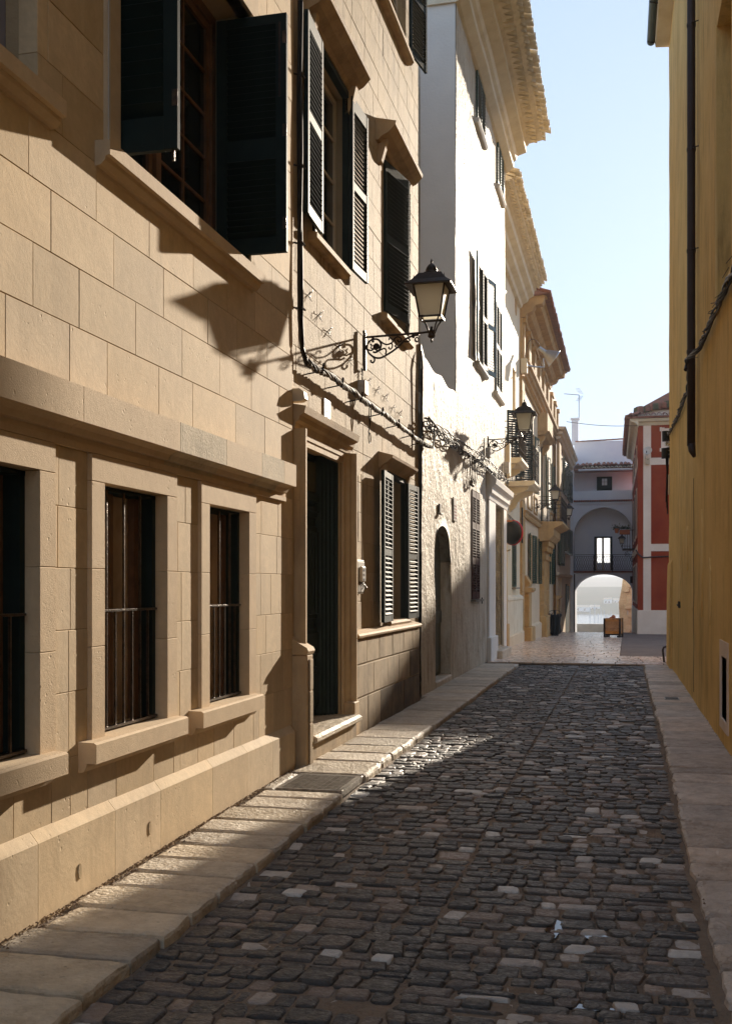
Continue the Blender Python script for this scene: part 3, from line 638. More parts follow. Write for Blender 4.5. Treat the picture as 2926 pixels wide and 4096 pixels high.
# upper window with sun on its open leaves
fit_window(h2, L2, 9.66, 10.82, 4.94, 6.70, -.10, m_frame, (5.38, 5.82, 6.26))
m = MB(); m.box(L2, 9.60, 9.66, 4.92, 6.76, -.03, .03).box(L2, 10.80, 10.86, 4.92, 6.76, -.03, .03).box(L2, 9.66, 10.8, 6.72, 6.78, -.03, .04).build('shutter_frame', m_grn, h2)
S3 = [(5.03, 5.78), (5.87, 6.60)]
leaf(h2, (-2.775, 9.68), (.05, -.9987), .60, 4.93, 6.74, m_grn, S3, pitch=.048, stile=.06, tilt=-38, th=.04)
leaf(h2, (-2.775, 10.80), (.05, .9987), .58, 4.93, 6.74, m_grn, S3, pitch=.048, stile=.06, tilt=-38, th=.04, flip=-1)
MB().prism(L2, [(-.1, 4.80), (.06, 4.80), (.09, 4.83), (.09, 4.88), (-.1, 4.92)], 9.45, 10.7).build('window_sill', m_oldtrim, h2)
hd2 = [(0, 6.80), (.04, 6.80), (.07, 6.84), (.16, 6.88), (.24, 6.96), (.25, 7.0), (0, 7.06)]
MB().prism(L2, hd2, 9.25, 10.95).build('hood', m_oldtrim, h2)
for u in (9.34, 10.80): MB().prism(L2, [(0, 6.55), (.05, 6.58), (.09, 6.70), (.12, 6.84), (0, 6.84)], u, u + .09).build('bracket', m_oldtrim, h2)
# right upper window, one louvred leaf standing out and seen flat on
bx('window_back', m_paneb, h2, L2, 12.62, 14.0, 4.95, 6.8, -.34, -.30)
leaf(h2, (-2.835, 12.66), (.19, .982), .78, 4.97, 6.80, m_grn, [(5.08, 5.82), (5.92, 6.68)], pitch=.050, stile=.06, tilt=-38)
leaf(h2, (-2.83, 14.05), (.22, -.975), .62, 4.97, 6.80, m_grn, [(5.08, 5.82), (5.92, 6.68)], pitch=.050, stile=.06, tilt=-38, flip=-1)
MB().prism(L2, [(-.3, 4.80), (.06, 4.80), (.09, 4.83), (.09, 4.88), (-.3, 4.95)], 12.45, 14.1).build('window_sill', m_oldtrim, h2)
MB().prism(L2, [(a, b + .06) for a, b in hd2], 12.2, 13.9).build('hood', m_oldtrim, h2)
for u in (12.3, 13.75): MB().prism(L2, [(0, 6.62), (.05, 6.65), (.09, 6.78), (.12, 6.90), (0, 6.90)], u, u + .09).build('bracket', m_oldtrim, h2)
# top window
bx('window_back', m_paneb, h2, L2, 12.5, 14.0, 8.72, 10.5, -.3, -.2)
fit_window(h2, L2, 12.55, 13.95, 8.74, 10.45, -.10, m_frame, (9.3, 9.9))
MB().prism(L2, [(-.1, 8.60), (.07, 8.60), (.10, 8.64), (.10, 8.69), (-.1, 8.74)], 12.3, 14.05).build('window_sill', m_oldtrim, h2)
leaf(h2, (-2.79, 14.02), (.16, .987), .64, 8.76, 10.45, m_grn, [(8.86, 9.55), (9.65, 10.35)], pitch=.05, stile=.06, tilt=-38, flip=-1)
leaf(h2, (-2.79, 12.45), (.16, -.987), .64, 8.76, 10.45, m_grn, [(8.86, 9.55), (9.65, 10.35)], pitch=.05, stile=.06, tilt=-38)
# eaves
MB().prism(L2, [(0, 11.1), (.12, 11.12), (.2, 11.22), (.2, 11.3), (-5, 11.6), (-5, 11.1)], 8.8, 14.87).build('eaves', m_oldtrim, h2)
# door surround
def surround(fr, u0, u1, z0, z1, wd, proud, mat, par):
    p = [(0, 0), (.10, 0), (.14, .02), (.14, .06), (.09, .085), (.08, .12), (.05, .15), (.04, .2), (0, .2)]
    for s, uu in ((1, u0), (-1, u1)):
        m = MB(); pts = [(uu + s * (y_), w_) for w_, y_ in p]
        V = [fr(u, z0, w) for u, w in pts] + [fr(u, z1, w) for u, w in pts]; n = len(pts)
        m.add(V, [(i, (i + 1) % n, n + (i + 1) % n, n + i) for i in range(n)] + [tuple(range(n)), tuple(range(n, 2 * n))]); m.build('jamb_moulding', mat, par)
    MB().prism(fr, [(0, z1), (.05, z1), (.06, z1 + .05), (.09, z1 + .07), (.10, z1 + .11), (.14, z1 + .13), (.155, z1 + .19), (0, z1 + .22)], u0 - .02, u1 + .02).build('door_head', mat, par)
surround(L2, 8.90, 10.80, .12, 2.99, 0, 0, m_oldtrim, h2)
bx('door_head_soffit', m_oldtrim, h2, L2, 9.02, 10.62, 2.94, 3.0, -.40, .04); bx('door_head_step', m_oldtrim, h2, L2, 9.04, 10.58, 2.88, 2.94, -.02, .03)
for z0, z1 in ((.29, .72), (.725, 1.26), (1.265, 3.0)): bx('reveal_stone', m_oldtrim, h2, L2, 10.60, 10.66, z0, z1, -.42, .01)
# pedestals left and right
m = MB().box(L2, 8.80, 8.98, -.02, 1.02, 0, .19, c=.012).build('pedestal', m_oldtrim, h2)
MB().prism(L2, [(0, 1.02), (.19, 1.02), (.205, 1.05), (.19, 1.08), (.10, 1.13), (0, 1.2)], 8.79, 8.99).build('pedestal_cap', m_oldtrim, h2)
for z0, z1 in ((.04, .42), (.43, .70), (.71, .98)): bx('pedestal_panel', m_dado, h2, L2, 8.84, 8.94, z0, z1, .19, .205, c=.006)
bx('pedestal', m_oldtrim, h2, L2, 10.62, 10.82, .0, .42, 0, .15, c=.012)
MB().prism(L2, [(-.42, .22), (.19, .22), (.225, .245), (.225, .275), (.19, .295), (-.42, .30)], 9.0, 10.64).build('doorstep', m_lime, h2)
bx('step_riser', m_dado, h2, L2, 9.0, 10.62, -.03, .22, -.42, .17, c=.005)
# double door leaves, panelled
LD = left(-2.66)
dl = MB().box(LD, 9.02, 10.62, .30, 2.98, -.45, -.40).build('door', m_grn, h2)
for a, b in ((9.06, 9.80), (9.84, 10.58)):
    for z0, z1 in ((.36, .80), (.88, 1.20), (1.28, 2.22), (2.30, 2.42)):
        bx('door_panel', m_grn, dl, LD, a + .06, b - .06, z0, z1, -.40, -.375, c=.02); bx('door_panel_field', m_grn, dl, LD, a + .13, b - .13, z0 + .05, max(z0 + .06, z1 - .05), -.375, -.355, c=.012)
    for k in range(4): bx('reed', m_grn, dl, LD, a + .17 + k * .10, a + .20 + k * .10, 1.34, 2.14, -.356, -.345, c=.004)
    MB().tube([LD(a + .37 + .15 * math.cos(t), 2.47 + .06 * math.sin(t), -.385) for t in [k * math.pi / 8 for k in range(9)]], .018, 6).build('door_swag', m_grn, dl)
    bx('fanlight', glass('amber fanlight', (.10, .085, .03), .2), dl, LD, a + .10, b - .10, 2.56, 2.86, -.40, -.385)
bx('door_astragal', m_grn, dl, LD, 9.79, 9.85, .32, 2.96, -.40, -.345, c=.01); bx('transom', m_grn, dl, LD, 9.04, 10.6, 2.46, 2.54, -.40, -.35, c=.01)
for k in range(5): bx('door_frame', m_grn, h2, LD, 10.42 + .04 * k, 10.45 + .04 * k, .30, 2.98, -.40, -.32 + .03 * k, c=.006)
# ------------------------------------------------------------------ the white limewashed house
h3 = thing('white_house', 'rough white limewashed house with arched grey green door and brown closed shutters', 'house', (-2.80, 20, 0))
L3 = left(-2.80)
ar = (16.05, 17.55, .10, 2.05)         # the arch top is cut by an infill piece
bs = (19.95, 21.05, 1.36, 3.46); po = (23.45, 25.1, .25, 3.45); ua = (20.75, 21.85, 6.0, 8.0)
A = MB()
MB().box(L3, 18.09, 25.8, -.1, 11.9, -7, -.62).box(L3, 14.9, 18.09, -.1, 4.6, -3.0, -.62).build('body', m_white, h3)
skin('front_wall', m_white, h3, L3, 18.09, 25.8, -.05, 12.1, [bs, po, ua], depth=.6, sub=.16, amp=.022)
# low wing: arched doorway built as one strip of wall
us = [14.88 + i * .14 for i in range(int((18.09 - 14.88) / .14) + 1)] + [18.09]
us = sorted(set([u for u in us if abs(u - 16.05) > .05 and abs(u - 17.55) > .05] + [16.05, 17.55]))
def atop(u): 
    t = max(-1, min(1, (u - 16.8) / .75)); return 2.02 + .56 * (1 - abs(t) ** 2.2) ** .5
def top(u): return 4.90 + .20 * max(0, (15.15 - u) / .3) + .03 * math.sin(u * 5)
m = MB()
def wv3(u, v): return .022 * (noise.noise((u * .9, v * .7, 3.1)) + .5 * noise.noise((u * 2.3, v * 2., 9.1)))
for a, b in zip(us, us[1:]):
    inn = 16.04 < (a + b) / 2 < 17.56
    def col(z0a, z0b, z1a, z1b, n):
        for k in range(n):
            f0, f1 = k / n, (k + 1) / n; q = [(a, z0a + (z1a - z0a) * f0), (b, z0b + (z1b - z0b) * f0), (b, z0b + (z1b - z0b) * f1), (a, z0a + (z1a - z0a) * f1)]
            m.add([L3(u, v, wv3(u, v)) for u, v in q], [(0, 1, 2, 3)])
    if inn:
        col(atop(a), atop(b), top(a), top(b), 16)
        m.add([L3(a, atop(a), wv3(a, atop(a))), L3(b, atop(b), wv3(b, atop(b))), L3(b, atop(b) - .02, -.5), L3(a, atop(a) - .02, -.5)], [(0, 1, 2, 3)])
    else: col(-.05, -.05, top(a), top(b), 30)
    m.add([L3(a, top(a), wv3(a, top(a))), L3(b, top(b), wv3(b, top(b))), L3(b, top(b), -.6), L3(a, top(a), -.6)], [(0, 1, 2, 3)])
for u in (16.05, 17.55): m.add([L3(u, -.05, wv3(u, 0)), L3(u, atop(u), wv3(u, 2)), L3(u, atop(u), -.5), L3(u, -.05, -.5)], [(0, 1, 2, 3)])
bb = bmesh.new(); o = m.build('wing_wall', m_white, h3, fix=False, smooth=True); bb.from_mesh(o.data); bmesh.ops.remove_doubles(bb, verts=bb.verts, dist=.001); bb.to_mesh(o.data); bb.free()
# end wall rising above the low wing
m = MB(); m.v = [(-9, 18.09, 4.0), (-2.80 + .0, 18.09, 4.0), (-2.80, 18.09, 12.1), (-9, 18.09, 12.1)]; m.f = [(0, 1, 2, 3)]; m.t = [0]
m = MB().box(L3, 18.095, 18.3, 4.0, 12.05, -6.5, -.012); m.build('end_wall', m_whites, h3)
MB().box(L3, 16.05, 17.55, -.02, .16, -.5, .02, c=.02).build('doorstep', m_lime, h3)
LP = left(-2.63)
dd = MB().box(LP, 16.05, 17.55, .16, 2.75, -.42, -.36).build('plank_door', m_ggrey, h3)
for k in range(13): bx('board', m_ggrey, dd, LP, 16.06 + k * .115, 16.165 + k * .115, .18, 2.7, -.36, -.345, c=.004)
bx('rail', m_ggrey, dd, LP, 16.07, 17.54, 1.02, 1.22, -.345, -.325, c=.004); bx('handle', m_iron, dd, LP, 16.9, 16.92, 1.22, 1.40, -.325, -.30)
# closed brown shutters
SB = [(1.52, 2.05), (2.17, 2.72), (2.84, 3.32)]
leaf(h3, (-2.80 + .005, 19.97), (0, 1), .53, 1.38, 3.44, m_brsh, SB, pitch=.05, stile=.055, tilt=-40)
leaf(h3, (-2.80 + .005, 20.51), (0, 1), .53, 1.38, 3.44, m_brsh, SB, pitch=.05, stile=.055, tilt=-40)
m = MB().box(L3, 19.9, 21.1, 1.33, 1.37, -.05, .10).build('sill_slate', m_cableg, h3); bx('sill_catch', m_iron, h3, L3, 21.12, 21.15, 1.28, 1.40, .04, .06)
bx('window_back', m_paneb, h3, L3, 19.96, 21.04, 1.38, 3.44, -.3, -.25); bx('window_back', m_paneb, h3, L3, 20.75, 21.85, 6.0, 8.0, -.3, -.22)
# upper windows with leaves folded against the wall
SU = [(6.1, 6.95), (7.05, 7.9)]
leaf(h3, (-2.765, 20.72), (.10, -.99), .62, 6.0, 7.98, m_grn2, SU, pitch=.055, stile=.06, tilt=-38)
leaf(h3, (-2.765, 21.86), (.22, .97), .60, 6.0, 7.98, m_grn2, SU, pitch=.055, stile=.06, tilt=-38, flip=-1)
leaf(h3, (-2.76, 21.3), (.05, .99), .52, 6.02, 7.96, m_grn, SU, pitch=.055, stile=.06, tilt=-38)
MB().prism(L3, [(-.1, 5.88), (.06, 5.88), (.09, 5.92), (.09, 5.97), (-.1, 6.0)], 20.5, 22.0).build('window_sill', m_whites, h3)
leaf(h3, (-2.775, 23.72), (.0, 1), .55, 5.98, 7.95, m_grn, SU, pitch=.055, stile=.05, tilt=-38); leaf(h3, (-2.775, 24.28), (.0, 1), .55, 5.98, 7.95, m_grn, SU, pitch=.055, stile=.05, tilt=-38)
MB().prism(L3, [(-.1, 5.84), (.06, 5.84), (.09, 5.88), (.09, 5.93), (-.1, 5.97)], 23.5, 25.0).build('window_sill', m_whites, h3)
for a, b in ((20.55, 21.7), (24.0, 25.15)):
    leaf(h3, (-2.77, a), (0, 1), (b - a) / 2 - .01, 10.68, 11.62, m_grn2, [(10.76, 11.54)], pitch=.06, stile=.05, tilt=-38); leaf(h3, (-2.77, (a + b) / 2), (0, 1), (b - a) / 2 - .01, 10.68, 11.62, m_grn2, [(10.76, 11.54)], pitch=.06, stile=.05, tilt=-38)
    MB().prism(L3, [(-.1, 10.55), (.06, 10.55), (.09, 10.6), (.09, 10.64), (-.1, 10.68)], a - .1, b + .1).build('window_sill', m_whites, h3)
# eaves of stepped mouldings and two courses of tiles
ev = [(0, 11.60), (.06, 11.62), (.20, 11.72), (.20, 11.86), (.26, 11.90), (.30, 12.0), (.50, 12.06), (.50, 12.20), (.56, 12.24), (-.5, 12.9), (-.5, 11.6)]
m = MB(); N_ = 24
for i in range(N_):
    a, b = 18.05 + i * (25.85 - 18.05) / N_, 18.05 + (i + 1) * (25.85 - 18.05) / N_
    w_ = lambda u: .025 * noise.noise((u * .6, 1, 1))
    n = len(ev); V = [L3(a, v, w + w_(a)) for w, v in ev] + [L3(b, v, w + w_(b)) for w, v in ev]
    m.add(V, [(k, (k + 1) % n, n + (k + 1) % n, n + k) for k in range(n)])
    if i in (0, N_ - 1): m.add([L3(a if i == 0 else b, v, w) for w, v in ev], [tuple(range(n))])
m.build('eaves_cornice', m_ctrim, h3)
def half_tile(fr, u, r, w0, w1, z0, z1, th=.016, down=True, n=7):
    m = MB(); V = []
    for w, z, rr in ((w0, z0, r), (w1, z1, r * .86)):
        for q in (rr, rr - th):
            for k in range(n):
                t = math.pi * k / (n - 1); V.append(fr(u + q * math.cos(t), z + (q * math.sin(t) if down else -q * math.sin(t)), w))
    F = []
    for k in range(n - 1):
        F += [(k, k + 1, 2 * n + k + 1, 2 * n + k), (n + k, 3 * n + k, 3 * n + k + 1, n + k + 1), (k, n + k, n + k + 1, k + 1), (2 * n + k, 2 * n + k + 1, 3 * n + k + 1, 3 * n + k)]
    return m.add(V, F)
def tile_row(par, fr, u0, u1, step, r, w0, w1, z0, z1, mat, up=True, name='roof_tile', jit=.01):
    u = u0 + step / 2; me = None
    while u < u1:
        if me is None:
            q = half_tile(Fr((0, 0), fr.U, fr.N), 0, r, w0, w1, 0, z1 - z0, down=up); me = bpy.data.meshes.new(name); me.from_pydata(q.v, [], q.f); me.materials.append(mat); me.polygons.foreach_set('use_smooth', [True] * len(me.polygons))
        o = bpy.data.objects.new(name, me); C.objects.link(o); o.parent = par
        p = fr(u + random.uniform(-jit, jit), z0 + random.uniform(-jit, jit), random.uniform(-jit, jit) * 1.5); o.location = Vector(p) - par.location; o.rotation_euler = (random.uniform(-.02, .02), random.uniform(-.02, .02), random.uniform(-.03, .03))
        u += step
tile_row(h3, L3, 18.0, 25.8, .235, .105, .78, .2, 12.20, 12.36, m_tilew)
tile_row(h3, L3, 18.0, 25.8, .235, .105, .98, .4, 12.26, 12.46, m_tilew)
tile_row(h3, L3, 17.9, 25.6, .235, .10, 1.10, .5, 12.43, 12.62, m_tilew, up=False)
MB().prism(L3, [(.3, 12.2), (.88, 12.30), (.9, 12.32), (-.5, 12.95), (-.5, 12.2)], 18.0, 25.8).build('eaves_bed', m_tilew, h3)
# moulded portal at the far end of the white house
bx('portal_pilaster', m_whites, h3, L3, 22.3, 23.45, .0, 3.55, -.02, .05); bx('portal_pilaster', m_whites, h3, L3, 25.1, 25.7, .0, 3.55, -.02, .05)
bx('pilaster_base', m_whites, h3, L3, 22.25, 23.5, -.04, .55, -.02, .10, c=.01)
MB().prism(L3, [(0, 3.45), (.06, 3.45), (.08, 3.55), (.12, 3.58), (.13, 3.7), (.20, 3.76), (.22, 3.86), (0, 4.06)], 22.2, 25.75).build('portal_head', m_whites, h3)
for k in range(3): bx('portal_step', m_whites, h3, L3, 23.3, 23.45 + .06 * k, .1, 3.45, -.10 - .12 * k, .03 - .06 * k)
bx('portal_door', m_ggrey, h3, L3, 23.45, 25.1, .25, 3.45, -.55, -.48); MB().box(L3, 23.3, 25.2, -.02, .22, -.5, .22, c=.02).build('doorstep', m_lime, h3)

# ------------------------------------------------------------------ cream house with two balconies
h4 = thing('cream_house', 'cream house with a tiled eave and two small iron balconies beyond the white house', 'house', (-3.45, 31, g(0, 31)))
L4 = left(-3.45)
vs4 = (33.9, 34.9, 7.0, 8.62); b4a = (30.5, 31.8, 5.6, 7.9); b4b = (33.0, 34.2, 4.9, 6.9); s4 = (33.8, 34.95, 1.62, 3.05)
MB().box(L4, 25.8, 36.4, -.8, 11.2, -6, -.32).build('body', m_cream, h4)
skin('wall', m_cream, h4, L4, 25.8, 36.4, -.8, 11.4, [vs4, b4a, s4, (28.4, 29.4, 2.6, 3.7)], depth=.3)
bx('doorway_dark', m_paneb, h4, L4, 28.4, 29.4, 2.6, 3.7, -.3, -.25); bx('window_back', m_cream, h4, L4, 33.9, 34.9, 7.0, 8.6, -.3, -.2)
bx('window_back', m_pane, h4, L4, 30.5, 31.8, 5.6, 7.9, -.3, -.22)
leaf(h4, (-3.44, 33.82), (0, 1), .56, 1.62, 3.05, m_grn2, [(1.70, 2.3), (2.38, 2.98)], pitch=.06, stile=.05, tilt=-38); leaf(h4, (-3.44, 34.39), (0, 1), .56, 1.62, 3.05, m_grn2, [(1.70, 2.3), (2.38, 2.98)], pitch=.06, stile=.05, tilt=-38)
bx('window_sill', m_cableg, h4, L4, 33.7, 35.05, 1.56, 1.60, 0, .14)
m = MB(); m.lathe((0, 0, 0), [(.38, 0), (.38, .02)], 20)
ov = m.build('oval_niche', m_palst, h4, raw=True); ov.matrix_local = Matrix.Translation((.0, 35.0 - 31, 10.95 - h4.location.z)) @ Matrix.Rotation(R(90), 4, 'Y') @ Matrix.Diagonal((1.25, .7, 1, 1))
MB().prism(L4, [(0, -.9), (.12, -.9), (.12, 1.18), (.15, 1.22), (.13, 1.30), (.04, 1.36), (0, 1.36)], 31.3, 36.2).build('dado', m_ctrim, h4)
MB().prism(L4, [(.12, -.9), (.17, -.9), (.17, .12), (.12, .16)], 31.3, 36.2).build('dado_foot', m_pal, h4)
MB().tube([(-3.33, 30.9, z) for z in (.55, 2, 4, 5.2)], .055, 10).build('downpipe', m_pipec, h4, smooth=True)
bx('downpipe_shoe', m_palst, h4, L4, 30.7, 31.2, -.4, .55, 0, .2, c=.02)
ev4 = [(0, 10.95), (.10, 10.98), (.14, 11.08), (.30, 11.16), (.34, 11.26), (.50, 11.34), (.52, 11.50), (.60, 11.54), (-.5, 12.1), (-.5, 10.95)]
MB().prism(L4, ev4, 25.8, 36.0).build('eaves_cornice', m_ctrim, h4)
tile_row(h4, L4, 26.2, 35.8, .235, .105, .72, .3, 11.55, 11.68, m_tilew); tile_row(h4, L4, 26.2, 35.8, .235, .105, .86, .4, 11.64, 11.8, m_tilew)
tile_row(h4, L4, 26.1, 35.7, .235, .10, .98, .5, 11.80, 11.96, m_tilew, up=False)
MB().prism(L4, [(.3, 11.5), (.78, 11.60), (.8, 11.62), (-.5, 12.3), (-.5, 11.5)], 26.2, 35.8).build('eaves_bed', m_tilew, h4)
def railing(par, u0, u1, w1, z0, z1, fr, n, nm='railing', scroll=True, mat=None, side=True):
    """balcony railing on the front and both ends"""
    mat = mat or m_iron; m = MB()
    for (a, b) in (((u0, w1), (u1, w1)), ((u0, 0), (u0, w1)), ((u1, 0), (u1, w1))):
        for z in (z0 + .03, z1, z1 - .16): m.tube([fr(a[0], z, a[1]), fr(b[0], z, b[1])], .012, 4)
    rl = m.build(nm, mat, par); L = math.hypot(u1 - u0, 0)
    segs = [((u0, w1), (u1, w1), n), ((u0, .05), (u0, w1), max(2, int(n * w1 / L))), ((u1, .05), (u1, w1), max(2, int(n * w1 / L)))]
    for a, b, k in segs:
        for i in range(k + 1):
            f = i / k; u, w = a[0] + (b[0] - a[0]) * f, a[1] + (b[1] - a[1]) * f
            MB().tube([fr(u, z0, w), fr(u, z1, w)], .008, 4).build('baluster', mat, rl)
            if scroll and i < k:
                f2 = (i + .5) / k; uu, ww = a[0] + (b[0] - a[0]) * f2, a[1] + (b[1] - a[1]) * f2
                dx, dw = (b[0] - a[0]) / k * .42, (b[1] - a[1]) / k * .42
                q = MB()
                for s in (1, -1):
                    for zc_ in (z0 + .16, z1 - .28):
                        q.tube([fr(uu + s * dx * math.sin(t * math.pi), zc_ + s * .10 * math.cos(t * math.pi) , ww + s * dw * math.sin(t * math.pi)) for t in [j / 8 for j in range(9)]], .006, 3, caps=False)
                q.build('scroll', mat, rl)
    return rl
def balcony(par, fr, u0, u1, w, zt, rail, mat, n=8, corbels=2, cmat=None):
    MB().prism(fr, [(0, zt - .14), (w - .10, zt - .14), (w - .04, zt - .09), (w, zt - .07), (w, zt), (0, zt)], u0, u1).build('balcony_slab', mat, par)
    for i in range(corbels):
        u = u0 + (u1 - u0) * (.12 + .68 * i / max(1, corbels - 1))
        pf = [(0, zt - .14), (w * .78, zt - .14), (w * .76, zt - .22), (w * .60, zt - .30), (w * .40, zt - .36), (w * .28, zt - .46), (w * .2, zt - .62), (w * .08, zt - .72), (0, zt - .78)]
        MB().prism(fr, pf, u, u + .16).build('corbel', cmat or mat, par)
    return railing(par, u0 + .05, u1 - .05, w - .06, zt, zt + rail, fr, n)
balcony(h4, L4, 27.6, 29.6, .88, 4.95, .95, m_ctrim, 10); balcony(h4, L4, 31.2, 33.6, .92, 4.70, 1.05, m_ctrim, 10)
bx('wall_cabinet', m_cream, h4, L4, 25.9, 26.2, 4.3, 5.1, .5, .75, c=.01)
leaf(h4, (-3.40, 31.9), (.75, .66), .62, 4.95, 6.9, m_grn, [(5.05, 5.85), (5.95, 6.8)], pitch=.07, stile=.06, nsub=False); leaf(h4, (-3.40, 34.3), (.8, .6), .65, 4.7, 6.9, m_grn, [(4.9, 5.75), (5.85, 6.8)], pitch=.07, stile=.06, nsub=False)

# ------------------------------------------------------------------ golden stone palace
h5 = thing('palace', 'golden stone palace with red tiled eave, green louvred shutters and pedestalled pilasters', 'palace', (-3.45, 45, g(0, 45)))
L5 = left(-3.45); zb = -.9
MB().box(L5, 36.4, 56, zb, 11.3, -9, -.25).build('body', m_pal, h5)
wins5 = [(39.4, 41.9), (42.2, 44.9), (50.2, 53.6)]
lo5 = [(39.9, 41.3, 1.75, 3.6), (42.8, 44.2, 1.75, 3.6), (50.8, 52.4, 1.75, 3.6), (52.9, 53.6, 1.75, 3.6)]
up5 = [(40.6, 42.4, 5.3, 7.55), (45.7, 47.3, 4.45, 7.7), (48.2, 49.6, 5.2, 7.6), (52.3, 53.6, 5.3, 7.6)]
skin('wall', m_pal, h5, L5, 36.4, 56, zb, 11.3, lo5 + up5 + [(37.0 + 2.45 * k, 38.5 + 2.45 * k, 9.35, 10.55) for k in range(8)], depth=.24)
for k in range(8):
    u = 37.0 + 2.45 * k
    bx('attic_window', m_pane, h5, L5, u, u + 1.5, 9.35, 10.55, -.24, -.15)
    for s in (u - .42, u + 1.52): bx('attic_pilaster', m_palst, h5, L5, s, s + .40, 9.35, 10.8, -.02, .14, c=.01); bx('pilaster_cap', m_palst, h5, L5, s - .05, s + .45, 10.62, 10.78, .0, .20)
MB().prism(L5, [(0, 9.0), (.1, 9.0), (.12, 9.1), (.2, 9.14), (.22, 9.24), (.30, 9.28), (.32, 9.38), (0, 9.42)], 36.5, 55.9).build('belt_course', m_palst, h5)
MB().prism(L5, [(0, 8.66), (.08, 8.66), (.10, 8.74), (.16, 8.78), (0, 8.82)], 36.5, 55.9).build('belt_course', m_palst, h5)
MB().prism(L5, [(0, 4.05), (.10, 4.05), (.14, 4.14), (.12, 4.20), (.20, 4.26), (0, 4.3)], 36.9, 55.9).build('belt_course', m_palst, h5)
for a, b in ((39.2, 41.0), (42.0, 43.4), (51.4, 53.2)):
    m = MB(); m.box(L5, a, b, 4.5, 4.56, 0, .05).box(L5, a, b, 5.14, 5.2, 0, .05).box(L5, a, a + .06, 4.56, 5.14, 0, .05).box(L5, b - .06, b, 4.56, 5.14, 0, .05); m.build('panel_moulding', m_palst, h5)
ev5 = [(0, 10.78), (.10, 10.8), (.14, 10.92), (.30, 10.98), (.38, 11.08), (.42, 11.18), (.66, 11.22), (.70, 11.30), (.72, 11.44), (.80, 11.46), (-.5, 12.0), (-.5, 10.78)]
MB().prism(L5, ev5, 36.45, 49.6).build('eaves_cornice', m_palst, h5)
for u in (36.42, 49.3): MB().prism(L5, [(a + .10 if a > .05 else a, b - .02) for a, b in ev5], u, u + .45).build('eaves_block', m_palst, h5)
tile_row(h5, L5, 36.3, 49.9, .25, .11, 1.0, .4, 11.50, 11.66, m_tile); tile_row(h5, L5, 36.2, 49.8, .25, .10, 1.05, .5, 11.58, 11.76, m_tile, up=False)
MB().prism(L5, [(.5, 11.46), (.98, 11.50), (1.02, 11.56), (-.5, 12.3), (-.5, 11.46)], 36.3, 49.8).build('eaves_bed', m_tile, h5)
# corner pilaster with pedestal, and the double pilaster under the stone balcony
def pil(u0, u1, w, z0, z1, nm='pilaster'):
    zz = z0; 
    while zz < z1 - .1: h = min(.62, z1 - zz); bx(nm + '_block', m_palst, h5, L5, u0, u1, zz + .004, zz + h - .004, -.02, w + random.uniform(-.004, .004), c=.008); zz += h
pil(36.42, 37.35, .08, -.4, 10.8); pil(37.35, 38.2, .02, 1.9, 8.6)
bx('pedestal_foot', m_palst, h5, L5, 37.2, 38.7, -.5, .22, 0, .34, c=.03); bx('pedestal', m_palst, h5, L5, 37.3, 38.3, .22, 1.45, 0, .24, c=.02)
MB().prism(L5, [(0, 1.42), (.26, 1.42), (.36, 1.50), (.36, 1.58), (0, 1.62)], 37.15, 38.6).build('pedestal_cap', m_palst, h5)
MB().prism(L5, [(0, 1.62), (.24, 1.62), (.26, 1.75), (.2, 1.85), (.12, 2.0), (0, 2.05)], 37.3, 38.3).build('pilaster_foot', m_palst, h5)
for u in (45.0, 46.1, 47.5): pil(u, u + .55, .20, -.4, 3.1); bx('capital', m_palst, h5, L5, u - .08, u + .63, 2.75, 2.95, 0, .28, c=.02); bx('capital', m_palst, h5, L5, u - .1, u + .65, 3.1, 3.32, 0, .34, c=.02); bx('pilaster_foot', m_palst, h5, L5, u - .1, u + .65, -.5, .42, 0, .32, c=.03)
bx('entablature', m_palst, h5, L5, 44.8, 48.3, 3.32, 3.55, 0, .4, c=.02)
MB().prism(L5, [(0, 3.5), (.45, 3.55), (.62, 3.75), (.62, 4.02), (.70, 4.06), (.92, 4.16), (1.0, 4.22), (1.0, 4.30), (0, 4.32)], 44.3, 49.0).build('balcony_slab', m_palst, h5)
railing(h5, 44.5, 48.9, .92, 4.32, 5.35, L5, 16)
bx('second_pedestal', m_palst, h5, L5, 53.9, 55.6, -.9, 1.0, 0, .24, c=.02); MB().prism(L5, [(0, 1.0), (.24, 1.0), (.36, 1.10), (.36, 1.18), (0, 1.22)], 53.8, 55.7).build('pedestal_cap', m_palst, h5)
pil(54.0, 55.4, .14, 1.22, 9.0)
MB().prism(L5, [(0, -.9), (.10, -.9), (.10, .12), (0, .2)], 38.7, 44.9).build('plinth', m_pal, h5)
for (a, b, z0, z1), mm in zip(lo5 + up5, [m_grn2] * 8):
    hw = (b - a) / 2
    for s, d, fl in ((a, (.13, -.99), 1), (b, (.13, .99), -1)):
        if abs(a - 45.7) < .1: continue
        leaf(h5, (-3.42, s), d, hw * .8, z0, z1, mm, [(z0 + .1, (z0 + z1) / 2 - .05), ((z0 + z1) / 2 + .05, z1 - .1)], pitch=.085, stile=.07, tilt=-38 , flip=fl, nsub=(z0 > 4))
    bx('window_back', m_pane, h5, L5, a, b, z0, z1, -.24, -.16)
m = MB(); 
for k in range(5): m.box(L5, 45.7, 47.3, 4.45 + k * .8, 4.49 + k * .8, -.15, -.1)
m.box(L5, 46.45, 46.55, 4.45, 7.7, -.15, -.09).box(L5, 45.7, 45.8, 4.45, 7.7, -.15, -.05).box(L5, 47.2, 47.3, 4.45, 7.7, -.15, -.05); m.build('window_frame', m_grn, h5)
